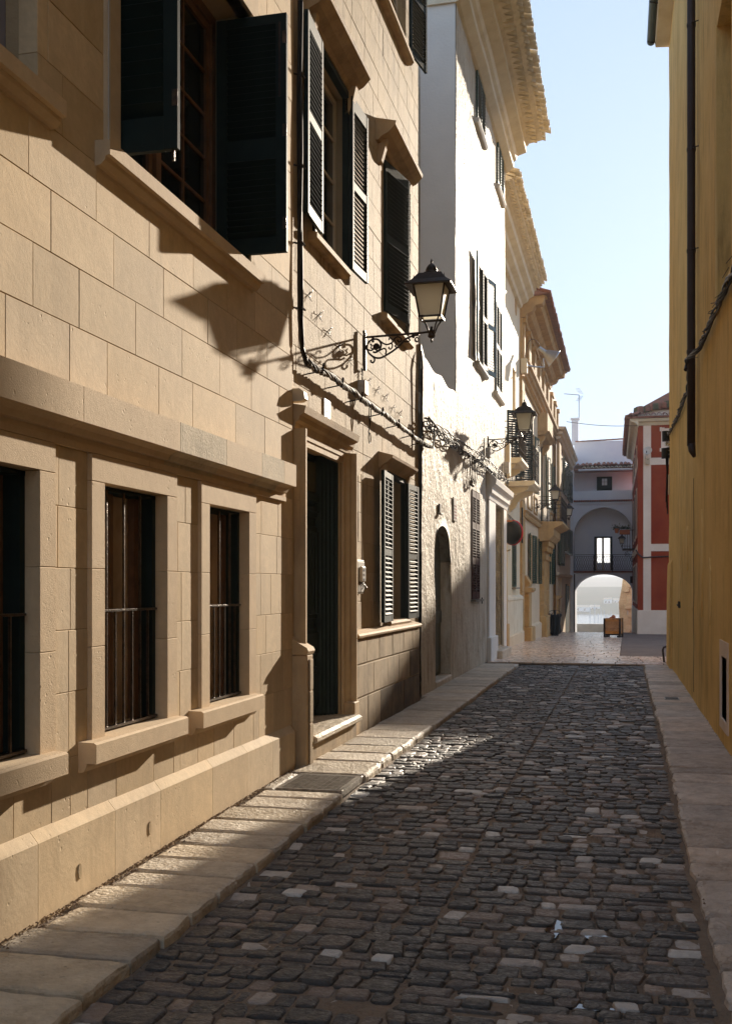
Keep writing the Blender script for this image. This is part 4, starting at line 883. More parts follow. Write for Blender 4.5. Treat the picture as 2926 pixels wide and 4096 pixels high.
# stone canopy box over the balcony window
MB().box(L5, 44.0, 47.4, 7.98, 8.75, 0, .40, c=.02).build('canopy', m_palst, h5)
MB().prism(L5, [(0, 7.82), (.30, 7.84), (.36, 7.9), (.48, 7.97), (0, 7.98)], 43.9, 47.5).build('canopy_cornice', m_palst, h5)
for u in (44.1, 46.9): MB().prism(L5, [(0, 7.35), (.08, 7.38), (.14, 7.5), (.26, 7.66), (.30, 7.82), (0, 7.82)], u, u + .3).build('console', m_palst, h5)
# attic storey set back on the roof
at = MB().box(L5, 41, 54, 12.0, 16.4, -6.5, -1.6).build('attic_storey', m_pal, h5)
for u in (42.5, 46, 49.5): bx('attic_opening', m_palst, h5, L5, u, u + 1.1, 13.6, 15.6, -1.62, -1.56)
MB().prism(L5, [(-1.6, 16.4), (-1.4, 16.4), (-1.4, 16.5), (-4, 17.6), (-6.7, 16.5), (-6.7, 16.4)], 40.9, 54).build('attic_roof', m_tile, h5)
tile_row(h5, facing(40.95), -5.6, -4.8, .2, .09, 0, -2, 16.6, 16.9, m_tile)

# ------------------------------------------------------------------ beige corner house
h6 = thing('corner_house', 'narrow beige house with triple banded cornice and dark shutters before the gateway', 'house', (-3.3, 60, g(0, 60)))
L6 = left(-3.3)
MB().box(L6, 53.6, 67.9, -1.5, 9.0, -7, -.22).build('body', m_b6, h6)
o6 = [(59.2, 61.6, 6.8, 8.7), (63.8, 66.2, 6.8, 8.7), (59.2, 61.6, 3.55, 5.1), (63.8, 66.2, 3.55, 5.1), (55.2, 57.2, 2.75, 4.7), (56.2, 58.2, -1, 2.1), (62.2, 66.5, -1.2, 1.8)]
skin('wall', m_b6, h6, L6, 53.6, 67.9, -1.5, 9.1, o6, depth=.2)
for a, b, z0, z1 in o6[:5]:
    bx('window_back', m_pane, h6, L6, a, b, z0, z1, -.2, -.15)
    for s, d, fl in ((a, (.15, -.99), 1), ((a + b) / 2, (.1, .99), -1), (b, (.15, .99), -1)): leaf(h6, (-3.27, s), d, .9, z0, z1, m_grn2, [(z0 + .1, z1 - .1)], pitch=.12, stile=.08, flip=fl, nsub=False); 
bx('shop_window', m_pane, h6, L6, 56.2, 58.2, -1, 2.1, -.2, -.15); dr = bx('door', m_grn, h6, L6, 62.2, 66.5, -1.2, 1.8, -.2, -.12)
for k in range(4): bx('door_board', m_grn, dr, L6, 62.4 + k, 63.2 + k, -1.1, 1.7, -.12, .02, c=.02)
for k, z in enumerate((8.95, 9.18, 9.42)): MB().prism(L6, [(0, z), (.16 + .12 * k, z + .02), (.24 + .12 * k, z + .13), (0, z + .16)], 53.5, 67.9).build('cornice_band', m_b6, h6)
MB().box(L6, 53.6, 67.9, 9.1, 9.6, -7, -.02).build('parapet', m_b6, h6)
MB().prism(L6, [(0, 2.2), (.12, 2.22), (.16, 2.34), (0, 2.4)], 53.6, 67.9).build('string_course', m_b6, h6)
bx('corner_pilaster', m_palst, h6, L6, 54.4, 56.0, 4.5, 9.0, -.02, .12)

# ------------------------------------------------------------------ gateway house with the through arch
GY = 68.; k_ = GY / 64.
def gx(x): return x * k_
def gz(z): return (z - 1.6) * k_ + 1.6
h7 = thing('gateway_house', 'pale blue white gateway house with an arched passage under its balcony, closing the street', 'house', (-1.3, GY, g(0, GY)))
F7 = facing(GY)
cx7 = gx(-1.2); hw7 = gx(1.63); XL, XR = gx(-2.92), gx(.9)
crown7 = gz(2.38); spring = gz(1.35); floor7 = -1.45
def arch_z(u, c, hw, sp, cr): 
    t = max(-1, min(1, (u - c) / hw)); return sp + (cr - sp) * math.sqrt(max(0, 1 - t * t))
def arch_strip(par, name, mat, fr, u0, u1, c, hw, sp, cr, ztop, zbot, w0, w1, n=28):
    """wall panel with an arched hole, w1 front, w0 back"""
    m = MB(); us = sorted({u0, u1, *[c - hw * math.cos(math.pi * i / n) for i in range(n + 1)]}); us = [u for u in us if u0 <= u <= u1]
    for a, b in zip(us, us[1:]):
        mid = (a + b) / 2; inn = abs(mid - c) < hw
        za, zb_ = (arch_z(a, c, hw, sp, cr), arch_z(b, c, hw, sp, cr)) if inn else (zbot, zbot)
        for w in (w0, w1): m.add([fr(a, za, w), fr(b, zb_, w), fr(b, ztop, w), fr(a, ztop, w)], [(0, 1, 2, 3)])
        if inn: m.add([fr(a, za, w0), fr(b, zb_, w0), fr(b, zb_, w1), fr(a, za, w1)], [(0, 1, 2, 3)])
    for s in (-1, 1):
        u = c + s * hw; m.add([fr(u, zbot, w0), fr(u, sp, w0), fr(u, sp, w1), fr(u, zbot, w1)], [(0, 1, 2, 3)])
    m.add([fr(u0, zbot, w0), fr(u0, ztop, w0), fr(u0, ztop, w1), fr(u0, zbot, w1)], [(0, 1, 2, 3)]); m.add([fr(u1, zbot, w0), fr(u1, ztop, w0), fr(u1, ztop, w1), fr(u1, zbot, w1)], [(0, 1, 2, 3)])
    m.add([fr(u0, ztop, w0), fr(u1, ztop, w0), fr(u1, ztop, w1), fr(u0, ztop, w1)], [(0, 1, 2, 3)])
    return m.build(name, mat, par, fix=False)
zlb = gz(2.47)
arch_strip(h7, 'passage_wall', m_blue, F7, XL - .6, XR, cx7, hw7, spring, crown7, zlb, floor7, -2.6, 0)
# big blind arch above, door at the back of it
zp0, zp1 = gz(6.50), gz(7.28)
arch_strip(h7, 'upper_wall', m_blue, F7, XL - .6, XR, gx(-1.2), gx(1.72), gz(4.55), gz(6.30), zp0, zlb + .02, -.9, 0)
bx('niche_back', m_blue, h7, F7, XL, XR, zlb, gz(6.5), -1.1, -.9)
bx('balcony_floor', m_tile, h7, F7, XL, XR, zlb, zlb + .10, -.9, .06)
MB().prism(F7, [(0, gz(6.5)), (.05, gz(6.5)), (.06, gz(6.6)), (0, gz(6.62))], XL, XR).build('string_course', m_blue, h7)
for i in range(26):
    w = (XR - XL - .5) / 26; bx('brick', m_tile, h7, F7, XL + i * w + .008, XL + (i + 1) * w - .008, gz(6.63), gz(6.73), -.02, .09, c=.006)
bx('parapet', m_blue, h7, F7, XL, XR, gz(6.73), zp1, -.35, 0)
bx('gallery_back', m_blue, h7, F7, XL, XR, zp1 - .9, gz(8.6), -1.8, -1.6); bx('gallery_floor', m_blue, h7, F7, XL, XR, gz(6.4), gz(6.7), -1.7, -.1)
dv = MB().box(F7, gx(-1.62), gx(-.73), gz(7.0), gz(8.24), -1.6, -1.56).build('loft_door', m_grn, h7)
for i in range(6): w = (gx(.89)) / 6; bx('board', m_grn, dv, F7, gx(-1.62) + i * w + .006, gx(-1.62) + (i + 1) * w - .006, gz(7.0), gz(8.2), -1.56, -1.54)
for i in range(2):
    for j in range(2): bx('pane', glass('pane pale as if sky lit', (.35, .40, .45), .1), dv, F7, gx(-1.32) + i * .17, gx(-1.32) + i * .17 + .15, gz(7.72) + j * .22, gz(7.72) + j * .22 + .2, -1.54, -1.52)  # pale pane colour stands in for sky light on the glass
# tiled roofs
bx('eave_board', m_blue, h7, F7, XL + .3, XR - .3, gz(8.46), gz(8.52), -.2, .35)
tile_row(h7, F7, gx(-2.44), gx(.5), .245, .10, .30, -1.4, gz(8.56), gz(8.80), m_tilew)
tile_row(h7, F7, gx(-2.85), gx(.5), .265, .12, .0, -1.9, gz(8.72), gz(9.05), m_tile)
MB().prism(F7, [(.2, gz(8.5)), (.2, gz(8.56)), (-1.9, gz(9.0)), (-1.9, gz(8.5))], XL, XR).build('lower_roof', m_tile, h7)
bx('upper_storey', m_blue, h7, F7, XL - .05, XR, gz(8.5), gz(10.42), -4.5, -1.9)
us_ = XL + .02
for i in range(9): bx('coping_tile', m_tile, h7, F7, us_ + i * .385, us_ + i * .385 + .40, gz(10.42) + .012 * i, gz(10.42) + .03 + .012 * i + .02, -2.2, -1.85)
bx('body', m_blue, h7, F7, XL, XR, gz(6.5), gz(8.6), -4.5, -1.8); bx('body', m_blue, h7, F7, XL, XR, zlb, gz(6.5), -2.6, -1.95)
bx('end_pier', m_blue, h7, F7, gx(-3.11), XL, floor7, gz(9.6), -2.5, .25)
m = MB(); m.box(F7, gx(-3.13), gx(-2.73), gz(10.3), gz(11.75), -2.6, -2.2); m.box(F7, gx(-3.2), gx(-2.66), gz(11.82), gz(11.92), -2.65, -2.15)
for a in (-3.13, -2.96, -2.80): m.box(F7, gx(a), gx(a) + .07, gz(11.75), gz(11.82), -2.6, -2.2)
m.build('chimney', m_blue, h7)
# balcony door panes given a glow for sky light behind, railing with diamond wires
dn = MB(); dx0, dx1, dz0, dz1 = gx(-1.75), gx(-.71), gz(2.6), gz(4.62)
dn.box(F7, dx0, dx0 + .09, dz0, dz1, -.9, -.82).box(F7, dx1 - .09, dx1, dz0, dz1, -.9, -.82).box(F7, dx0 + .09, dx1 - .09, dz1 - .08, dz1, -.9, -.82); dn = dn.build('balcony_door', m_grn, h7)
bx('door_leaf', m_frame, dn, F7, dx0 + .09, dx0 + .17, dz0, dz1 - .08, -.89, -.84); bx('door_leaf', m_frame, dn, F7, (dx0 + dx1) / 2 - .08, (dx0 + dx1) / 2 + .04, dz0, dz1 - .08, -.89, -.83); bx('door_leaf', m_frame, dn, F7, dx1 - .14, dx1 - .09, dz0, dz1 - .08, -.89, -.84)
m_glow = bpy.data.materials.new('window glow for sky behind'); m_glow.use_nodes = True; pb = m_glow.node_tree.nodes['Principled BSDF']; pb.inputs['Base Color'].default_value = (.6, .62, .62, 1); pb.inputs['Emission Color'].default_value = (1, .96, .88, 1); pb.inputs['Emission Strength'].default_value = .32
for a, b in ((dx0 + .17, (dx0 + dx1) / 2 - .08), ((dx0 + dx1) / 2 + .04, dx1 - .14)):
    for i in range(2):
        for j in range(7):
            w = (b - a) / 2; hh = (dz1 - .1 - dz0 - .5) / 7
            bx('pane', m_glow, dn, F7, a + i * w + .012, a + (i + 1) * w - .012, dz0 + .5 + j * hh + .012, dz0 + .5 + (j + 1) * hh - .012, -.885, -.875)
bx('lower_panel', m_blue, dn, F7, dx0 + .17, dx1 - .14, dz0, dz0 + .48, -.89, -.87)
rl = MB(); rl.tube([F7(XL + .1, gz(3.52), .04), F7(XR - .4, gz(3.52), .04)], .016, 4).tube([F7(XL + .1, gz(3.42), .04), F7(XR - .4, gz(3.42), .04)], .01, 4).tube([F7(XL + .1, gz(2.62), .04), F7(XR - .4, gz(2.62), .04)], .016, 4)
rl = rl.build('railing', m_iron, h7)
n = 26; w = (XR - XL - .5) / n
for i in range(n):
    u = XL + .1 + i * w
    q = MB()
    for s in (1, -1):
        q.tube([F7(u + w / 2 + s * w / 2 * math.cos(t * 2 * math.pi), gz(2.66) + (gz(3.42) - gz(2.66)) * t, .04) for t in [j / 8 for j in range(9)]], .009, 3, caps=False)
    q.build('baluster', m_iron, rl)
for u in (dx0 - .02, dx1): bx('post', m_iron, rl, F7, u, u + .05, zlb, gz(3.5), .02, .07)
bx('drainpipe', m_iron, h7, F7, gx(-2.9), gx(-2.84), floor7, gz(2.4), 0, .06)
bx('wall_box', m_iron, h7, F7, gx(.31), gx(.44), gz(1.85), gz(2.25), 0, .12)

# ------------------------------------------------------------------ oxblood red corner house
def rx(x): return x * 1.04
def rz(z): return (z - 1.6) * 1.04 + 1.6
h8 = thing('red_house', 'oxblood red house with white bands and a white base behind the yellow house', 'house', (rx(.6), 52, g(0, 52)))
F8 = facing(52); XC = rx(.60); E8 = 18.0; zt8 = rz(8.95)
bx('body', m_red, h8, F8, XC, E8, -.9, zt8, -12, -.01)
bx('corner_pier', m_redw, h8, F8, rx(.82), rx(1.16), rz(.57), zt8, -.01, .03)
bx('red_panel', m_red, h8, F8, XC - .02, rx(.82), rz(.57), zt8, -.01, .015)
for a, b in ((.57, 3.24), (3.57, 7.15), (7.47, 8.95)): bx('red_panel', m_red, h8, F8, rx(1.16), E8, rz(a), rz(b), -.01, .012)
for a, b in ((3.24, 3.57), (7.15, 7.47)): bx('white_band', m_redw, h8, F8, rx(1.16), E8, rz(a), rz(b), -.01, .03)
bx('base', m_redw, h8, F8, rx(.56), E8, -1.0, rz(.57), -.3, .05, c=.01)
wr = MB(); wr.box(F8, rx(1.60), rx(1.75), rz(7.75), rz(8.82), -.01, .05).box(F8, rx(1.54), rx(1.64), rz(8.66), rz(8.84), -.01, .052).box(F8, rx(1.54), rx(1.64), rz(7.74), rz(7.9), -.01, .052).box(F8, rx(1.75), rx(2.35), rz(8.61), rz(8.78), -.01, .05).box(F8, rx(1.75), rx(2.35), rz(7.79), rz(7.96), -.01, .05).build('window_surround', m_redw, h8)
bx('window', m_frame, h8, F8, rx(1.75), rx(2.35), rz(7.96), rz(8.61), .0, .02); bx('window', m_pane, h8, F8, rx(1.80), rx(2.3), rz(8.0), rz(8.57), .02, .024)
MB().prism(F8, [(0, zt8 - .02), (.06, zt8), (.12, zt8 + .12), (.28, zt8 + .16), (.34, zt8 + .28), (0, zt8 + .34)], rx(.42), E8).build('eaves_cornice', m_ctrim, h8)
# side wall towards the gateway and its deep eave
def P8(t): return (XC + (gx(.44) - XC) * t, 52 + 16 * t)
d8 = Vector((gx(.44) - XC, 16)).normalized(); S8 = Fr((XC, 52), (d8.x, d8.y), (-d8.y, d8.x))
bx('side_wall', m_red, h8, S8, .02, 16, -1.6, zt8, -1, 0); 
for a, b in ((3.24, 3.57), (7.15, 7.47)): bx('white_band', m_redw, h8, S8, .02, 16, rz(a), rz(b), -.01, .03)
bx('side_base', m_whites, h8, S8, .1, 15.9, -1.6, rz(.57), -.01, .05)
for u in (2.5, 6.5, 10.5):
    for z0, z1 in ((.9, 2.7), (4.2, 6.4), (7.6, 8.5)):
        bx('side_window_surround', m_redw, h8, S8, u - .15, u + 1.25, z0 - .12, z1 + .12, 0, .04); bx('side_window', m_grn, h8, S8, u, u + 1.1, z0, z1, .04, .06)
MB().prism(S8, [(0, zt8 - .1), (.05, zt8), (.14, zt8 + .1), (.34, zt8 + .16), (.40, zt8 + .28), (0, zt8 + .36)], -.3, 14.5).build('eaves_cornice', m_ctrim, h8)
tile_row(h8, S8, -.4, 14.5, .25, .11, .62, 0, zt8 + .36, zt8 + .55, m_tile); bx('eaves_bed', m_tile, h8, S8, -.35, 14.5, zt8 + .30, zt8 + .37, 0, .55)
tile_row(h8, F8, rx(.15), E8, .26, .11, .50, -.6, zt8 + .38, zt8 + .62, m_tile); bx('eaves_bed', m_tile, h8, F8, rx(.3), E8, zt8 + .30, zt8 + .38, 0, .42)
bx('roof_parapet', m_redw, h8, F8, rx(.52), E8, zt8 + .36, zt8 + .85, -10, -.9)
hp = MB(); hp.add([(rx(.5), 52.8, zt8 + .85), (E8, 52.8, zt8 + .85), (E8, 64, zt8 + .85), (rx(.5), 64, zt8 + .85), (5.6, 56.5, 13.35), (16.5, 56.5, 13.35)], [(0, 1, 5, 4), (1, 2, 5), (2, 3, 4, 5), (3, 0, 4), (0, 3, 2, 1)]).build('hip_roof', m_tile, h8)
for i in range(34):
    f = i / 34; u = rx(.5) + f * 5; z = zt8 + .87 + min(1.5, max(0, (u - rx(.5)) * .33)) * .6
    MB().stone(outline(u - .12, u + .16, 52.7, 53.6, 7, .2), z - .2, z, z + .12, .3, 0, .02).build('rubble_tile', m_weed if i % 3 == 0 else m_tile, h8)
# little iron balcony on the side wall
bl = Fr((gx(.02), 61.5), (0, 1), (-1, 0))
bxx0 = rx(-.12)
MB().box(FW, bxx0, .75, 3.66, 3.74, 60.2, 61.8).build('balcony_slab', m_iron, h8)
rr = MB().tube([(bxx0, 60.2, 4.75), (.6, 60.2, 4.75)], .02, 4).tube([(bxx0, 60.2, 4.75), (bxx0, 61.8, 4.75)], .02, 4).build('railing', m_iron, h8)
for i in range(6): MB().tube([(bxx0 + i * .13, 60.2, 3.74), (bxx0 + i * .13 + .02 * (i % 2), 60.2, 4.25), (bxx0 + i * .13, 60.2, 4.75)], .012, 4).build('baluster', m_iron, rr)
for k in range(2): MB().tube([(p[0], 60.25, p[1]) for p in spiral((.15 + k * .28, 3.42 - k * .28), .16, .03, 1.2, 1.6)], .014, 4).build('scroll_bracket', m_iron, rr)
# ------------------------------------------------------------------ yellow house on the right
h9 = thing('yellow_house', 'tall ochre yellow rendered house filling the right edge', 'house', (.95, 12, 0))
F9 = Fr((.997, 0), (-.0057, 1), (-1, 0))
nich = (10.0, 11.58, 4.5, 7.4); grl = (10.5, 11.12, .32, .93)
skin('wall', m_yel, h9, F9, -2.5, 22.3, -.05, 12.55, [nich, grl], depth=.22, sub=.30, amp=.014)
MB().box(F9, -2.5, 22.28, -.1, 12.5, -9, -.24).build('body', m_yel, h9)
bx('end_wall', m_yel, h9, F9, 22.05, 22.29, -.1, 12.5, -8, -.02)
bx('niche_back', m_shd, h9, F9, 10.0, 11.58, 4.5, 7.4, -.21, -.17)
MB().box(F9, 11.585, 11.62, 4.45, 7.42, -.1, .018).box(F9, 9.95, 9.99, 4.45, 7.42, -.1, .018).box(F9, 9.95, 11.62, 4.42, 4.47, -.1, .02).build('niche_edge', m_yelp, h9)
MB().box(F9, 10.40, 10.5, .22, 1.08, -.1, .012).box(F9, 11.12, 11.22, .22, 1.08, -.1, .012).box(F9, 10.5, 11.12, .93, 1.08, -.1, .012).box(F9, 10.5, 11.12, .22, .32, -.1, .014).build('vent_frame', m_redw, h9)
bx('vent_back', m_b6, h9, F9, 10.5, 11.12, .32, .93, -.2, -.06)
MB().plate(F9, [(10.62, .45), (10.98, .42), (11.0, .86), (10.86, .82), (10.78, .88), (10.66, .8), (10.7, .6)], -.06, -.052).build('bare_patch', m_palst, h9)
for i, (u, z, w, h) in enumerate(((13.6, 1.9, .12, .62), (15.2, 1.75, .10, .5), (12.4, 1.6, .12, .4), (16.4, 2.2, .06, .35), (9.9, 1.9, .09, .3), (18.2, 1.85, .08, .5))):
    pts = [(u + w * math.cos(t) * random.uniform(.5, 1.1), z + h * math.sin(t) * random.uniform(.7, 1.1)) for t in [k * 2 * math.pi / 14 for k in range(14)]]
    MB().plate(F9, pts, -.01, .0165).build('bare_patch', m_yelp, h9)
MB().tube([F9(18.2 + .07 * k, 1.30 + (.06 if k % 2 else -.03) * (1 if k < 6 else .2), .017) for k in range(12)], .012, 4).build('scribble', m_blk, h9)
MB().tube([F9(14.9 + .05 * math.sin(k * 1.7), .2 + .22 * k, .0155) for k in range(14)], .003, 4).build('crack', m_pipe, h9)
MB().prism(F9, [(-.01, -.05), (.055, -.05), (.045, 1.6), (.03, 2.05), (-.01, 2.15)], 20.9, 22.32).build('corner_thickening', m_yel, h9)
MB().prism(F9, [(-.3, 12.5), (.26, 12.55), (.28, 12.66), (-.3, 12.9)], -9, 22.4).build('eaves', m_ctrim, h9)
gt = MB(); gp = [(.26 + .085 * (1 - math.cos(t)), 12.70 - .085 * math.sin(t)) for t in [k * math.pi / 8 for k in range(9)]]
gp = [(.25, 12.74)] + gp + [(.43, 12.72), (.42, 12.74)]
gt.prism(F9, gp, 14, 22.45).build('gutter', m_grnpipe, h9)
for u in (17.6, 19.2, 20.8, 22.3): MB().tube([F9(u, 12.60, .02), F9(u, 12.60, .3), F9(u, 12.64, .42)], .012, 5).build('gutter_bracket', m_iron, h9)
pz = MB(); pu = 14.3; pz.tube([F9(pu, z, .085) for z in (3.42, 5, 7, 9, 12.5)], .052, 12).tube([F9(pu, 3.45, .085), F9(pu - .02, 3.35, .075), F9(pu - .05, 3.27, .05)], [.052, .045, .02], 12); pz = pz.build('downpipe', m_pipe, h9, smooth=True)
for z in (4.6, 5.9, 7.2, 8.8, 10.4): MB().lathe(F9(pu, z, .085), [(.057, 0), (.059, .03), (.057, .05)], 12).build('pipe_collar', m_pipe, pz); MB().tube([F9(pu - .05, z + .03, .085), F9(pu - .09, z + .03, .0)], .008, 5).build('pipe_bracket', m_iron, pz)

# ------------------------------------------------------------------ street lamps on scrolled brackets
def lamp(x, y, z, label, sc=1., side=1, scroll=True, arm=.72):
    t = thing('street_lamp', label, 'street lamp', (x, y, z), 'black iron lanterns on scrolled wall brackets')
    def P(u, v, w=0): return (x + side * u * sc, y + w * sc, z + v * sc)
    bx('wall_plate', m_iron, t, FW, x - .012 * sc, x + .022 * sc, z - .37 * sc, z + .05 * sc, y - .016 * sc, y + .016 * sc, c=.004)
    MB().tube([P(0, 0), P(arm * .9, .015), P(arm, .02)], .0125 * sc, 8).tube([P(-.0, .045), P(0, .075)], .018 * sc, 6).build('arm', m_iron, t)
    if scroll:
        q = .000744
        def pp(l): return [P((a - 195) * q, (290 - b) * q) for a, b in l]
        def sm(l, k=4):                       # smooth a point list
            o = []
            for i in range(len(l) - 1):
                p0, p1, p2, p3 = l[max(0, i - 1)], l[i], l[i + 1], l[min(len(l) - 1, i + 2)]
                for j in range(k):
                    s_ = j / k; o.append(tuple(.5 * ((2 * p1[d]) + (-p0[d] + p2[d]) * s_ + (2 * p0[d] - 5 * p1[d] + 4 * p2[d] - p3[d]) * s_**2 + (-p0[d] + 3 * p1[d] - 3 * p2[d] + p3[d]) * s_**3) for d in (0, 1)))
            return o + [l[-1]]
        L_ = [([(985, 375), (968, 385), (962, 360), (990, 330), (1010, 350), (1015, 375), (995, 398), (970, 390), (960, 372)], .006),
              ([(1025, 290), (985, 300), (900, 315), (820, 350), (760, 410), (700, 465), (620, 520), (540, 565), (450, 605), (370, 600), (300, 560), (250, 500), (235, 430), (265, 360), (330, 325), (400, 330), (440, 370), (450, 430), (425, 485), (370, 520), (330, 510)], .0095),
              ([(300, 560), (345, 600), (355, 640), (330, 672), (298, 655), (305, 630)], .0085),
              ([(240, 470), (300, 490), (350, 470), (410, 500), (500, 470), (530, 510), (520, 560)], .0075),
              ([(430, 350), (480, 390), (540, 415), (610, 395), (650, 340), (700, 310), (750, 330), (760, 370), (720, 385), (700, 355)], .0075),
              ([(610, 395), (625, 440), (600, 485), (570, 470), (580, 450)], .0065), ([(620, 350), (600, 315), (570, 330), (580, 350)], .006), ([(650, 345), (690, 420), (660, 440), (700, 470)], .006),
              ([(285, 400), (310, 415), (300, 455), (340, 470)], .006), ([(340, 430), (380, 400), (420, 430), (400, 465), (350, 460), (345, 430)], .010), ([(380, 400), (385, 450), (350, 440), (415, 445)], .010),
              ([(860, 340), (890, 370), (850, 390), (800, 385)], .007), ([(330, 300), (330, 370)], .012), ([(940, 290), (940, 340)], .012)]
        m = MB()
        for l, r in L_: m.tube(pp(sm(l)), r * sc * 1.25, 5)
        m.build('scrollwork', m_iron, t)
    c = P(arm + .035, 0); 
    MB().lathe(c, [(.004, -.10 * sc), (.014 * sc, -.075 * sc), (.008 * sc, -.055 * sc), (.03 * sc, -.045 * sc), (.042 * sc, -.03 * sc), (.036 * sc, 0), (.044 * sc, .02 * sc), (.03 * sc, .035 * sc), (.016 * sc, .045 * sc), (.016 * sc, .075 * sc)], 12).build('socket', m_iron, t)
    b0, b1, g0, g1 = .112, .168, .185, .50     # half widths and heights of the glass body
    for sx in (-1, 1):
        for sy in (-1, 1):
            o = (c[0], c[1], c[2])
            MB().tube([(o[0] + sx * .03 * sc, o[1] + sy * .03 * sc, o[2] + .01 * sc), (o[0] + sx * .055 * sc, o[1] + sy * .055 * sc, o[2] + .09 * sc), (o[0] + sx * .095 * sc, o[1] + sy * .095 * sc, o[2] + .165 * sc)], .0085 * sc, 5).build('leg', m_iron, t)
            MB().tube([(o[0] + sx * b0 * sc, o[1] + sy * b0 * sc, o[2] + .16 * sc), (o[0] + sx * b1 * sc, o[1] + sy * b1 * sc, o[2] + g1 * sc)], .010 * sc, 4).build('corner_bar', m_iron, t)
    m = MB()
    for zz, hw, th in ((.158, b0 + .006, .02),):
        for s_ in (-1, 1):
            m.box(FW, c[0] - hw * sc, c[0] + hw * sc, c[2] + zz * sc, c[2] + (zz + th) * sc, c[1] + s_ * hw * sc - .009 * sc, c[1] + s_ * hw * sc + .009 * sc); m.box(FW, c[0] + s_ * hw * sc - .009 * sc, c[0] + s_ * hw * sc + .009 * sc, c[2] + zz * sc, c[2] + (zz + th) * sc, c[1] - hw * sc, c[1] + hw * sc)
    m.build('base_ring', m_iron, t)
    for sx, sy in ((1, 0), (-1, 0), (0, 1), (0, -1)):
        m = MB(); V = []
        for hw, zz in ((b0 - .004, g0), (b1 - .004, g1)):
            for e in (-1, 1):
                dx, dy = (sx * hw, e * hw) if sx else (e * hw, sy * hw); V.append((c[0] + dx * sc, c[1] + dy * sc, c[2] + zz * sc))
        V2 = [(a - sx * .004, b - sy * .004, d) for a, b, d in V]
        m.add(V + V2, [(0, 1, 3, 2), (4, 5, 7, 6), (0, 1, 5, 4), (2, 3, 7, 6), (0, 2, 6, 4), (1, 3, 7, 5)]).build('glass_pane', m_lglass, t)
    MB().lathe(c, [(.175 * sc, .50 * sc), (.25 * sc, .488 * sc), (.252 * sc, .50 * sc), (.185 * sc, .555 * sc), (.125 * sc, .635 * sc), (.10 * sc, .642 * sc)], 4, sq=True).build('hood', m_iron, t)
    MB().lathe(c, [(.10 * sc, .64 * sc), (.095 * sc, .66 * sc), (.06 * sc, .675 * sc), (.066 * sc, .69 * sc), (.052 * sc, .725 * sc), (.034 * sc, .75 * sc), (.014 * sc, .762 * sc), (.011 * sc, .775 * sc), (.014 * sc, .785 * sc), (.002, .82 * sc)], 16).build('finial', m_iron, t, smooth=True)
    for sx in (-1, 1):
        for sy in (-1, 1): MB().lathe((c[0] + sx * .165 * sc, c[1] + sy * .165 * sc, c[2] + .565 * sc), [(.008 * sc, 0), (.006 * sc, .015 * sc), (.001, .045 * sc)], 6).build('corner_knob', m_iron, t)
    return t
lamp(-2.80, 11.48, 4.37, 'nearest black iron lantern on a scrolled bracket of the ochre house')
lamp(-2.76, 22.15, 4.67, 'second black lantern, on the far end of the white house above the brown shutters')
lamp(-3.44, 42.2, 4.87, 'lantern in front of the palace balcony railing', arm=.78)
lamp(-3.40, 53.0, 4.95, 'farthest lantern on the left, by the corner house shutters', scroll=False)
lamp(.28, 59.9, 3.85, 'lantern hanging beside the little iron balcony of the red house', sc=.86, side=-1, scroll=False, arm=.46)

# ------------------------------------------------------------------ cables
def strand_path(path, off, ph, tw, r, n=5, dense=.05):
    """points along a poly path with a helical offset"""
    P = [Vector(p) for p in path]; out = []; s = 0
    for a, b in zip(P, P[1:]):
        L = (b - a).length; k = max(1, int(L / dense)); d = (b - a).normalized(); u = d.cross(Vector((0, 0, 1)) if abs(d.z) < .8 else Vector((1, 0, 0))).normalized(); v = d.cross(u)
        for i in range(k):
            f = i / k; q = a.lerp(b, f); t = ph + (s + L * f) * tw
            w = 1 + .5 * noise.noise((s + L * f, ph * 3, 0)); out.append(q + (u * math.cos(t) + v * math.sin(t)) * off * w + Vector((0, 0, .012 * noise.noise(((s + L * f) * 1.5, ph, 4)))))
        s += L
    out.append(P[-1]); return out
def sag(P, k=8):
    o = []
    for a, b in zip(P, P[1:]):
        for i in range(k): f = i / k; o.append((a[0] + (b[0] - a[0]) * f, a[1] + (b[1] - a[1]) * f, a[2] + (b[2] - a[2]) * f - .018 * math.sin(math.pi * f) * (abs(b[1] - a[1]) > .4)))
    return o + [P[-1]]
XW = -2.84
cb = thing('cable_bundle', 'thick twisted bundle of cables dropping down the house joint and crossing the ochre wall', 'cables', (XW, 11, 3.7))
vert = [(XW + .07, 8.99, 10.5), (XW + .07, 8.98, 7.5), (XW + .07, 8.97, 5.6), (XW + .075, 8.96, 4.79), (XW + .08, 8.96, 3.95), (XW + .085, 9.0, 3.70), (XW + .09, 9.12, 3.60), (XW + .09, 9.3, 3.60)]
hor = sag([(XW + .09, 9.12, 3.61), (XW + .10, 9.93, 3.64), (XW + .10, 10.74, 3.64), (XW + .10, 11.5, 3.63), (XW + .10, 12.2, 3.645), (XW + .10, 12.9, 3.64), (XW + .10, 13.7, 3.63), (XW + .10, 14.56, 3.62), (XW + .12, 15.2, 3.64)])
for k in range(4): MB().tube(strand_path(vert, .014, k * 1.6, 1.2, 0), .0105 + .003 * (k == 0), 6).build('cable', m_cable, cb, smooth=True)
for k in range(6): MB().tube(strand_path(hor, .022, k * 1.05, 9, 0, dense=.035), .0115, 6).build('cable', m_cableg if k < 5 else m_cable, cb, smooth=True)
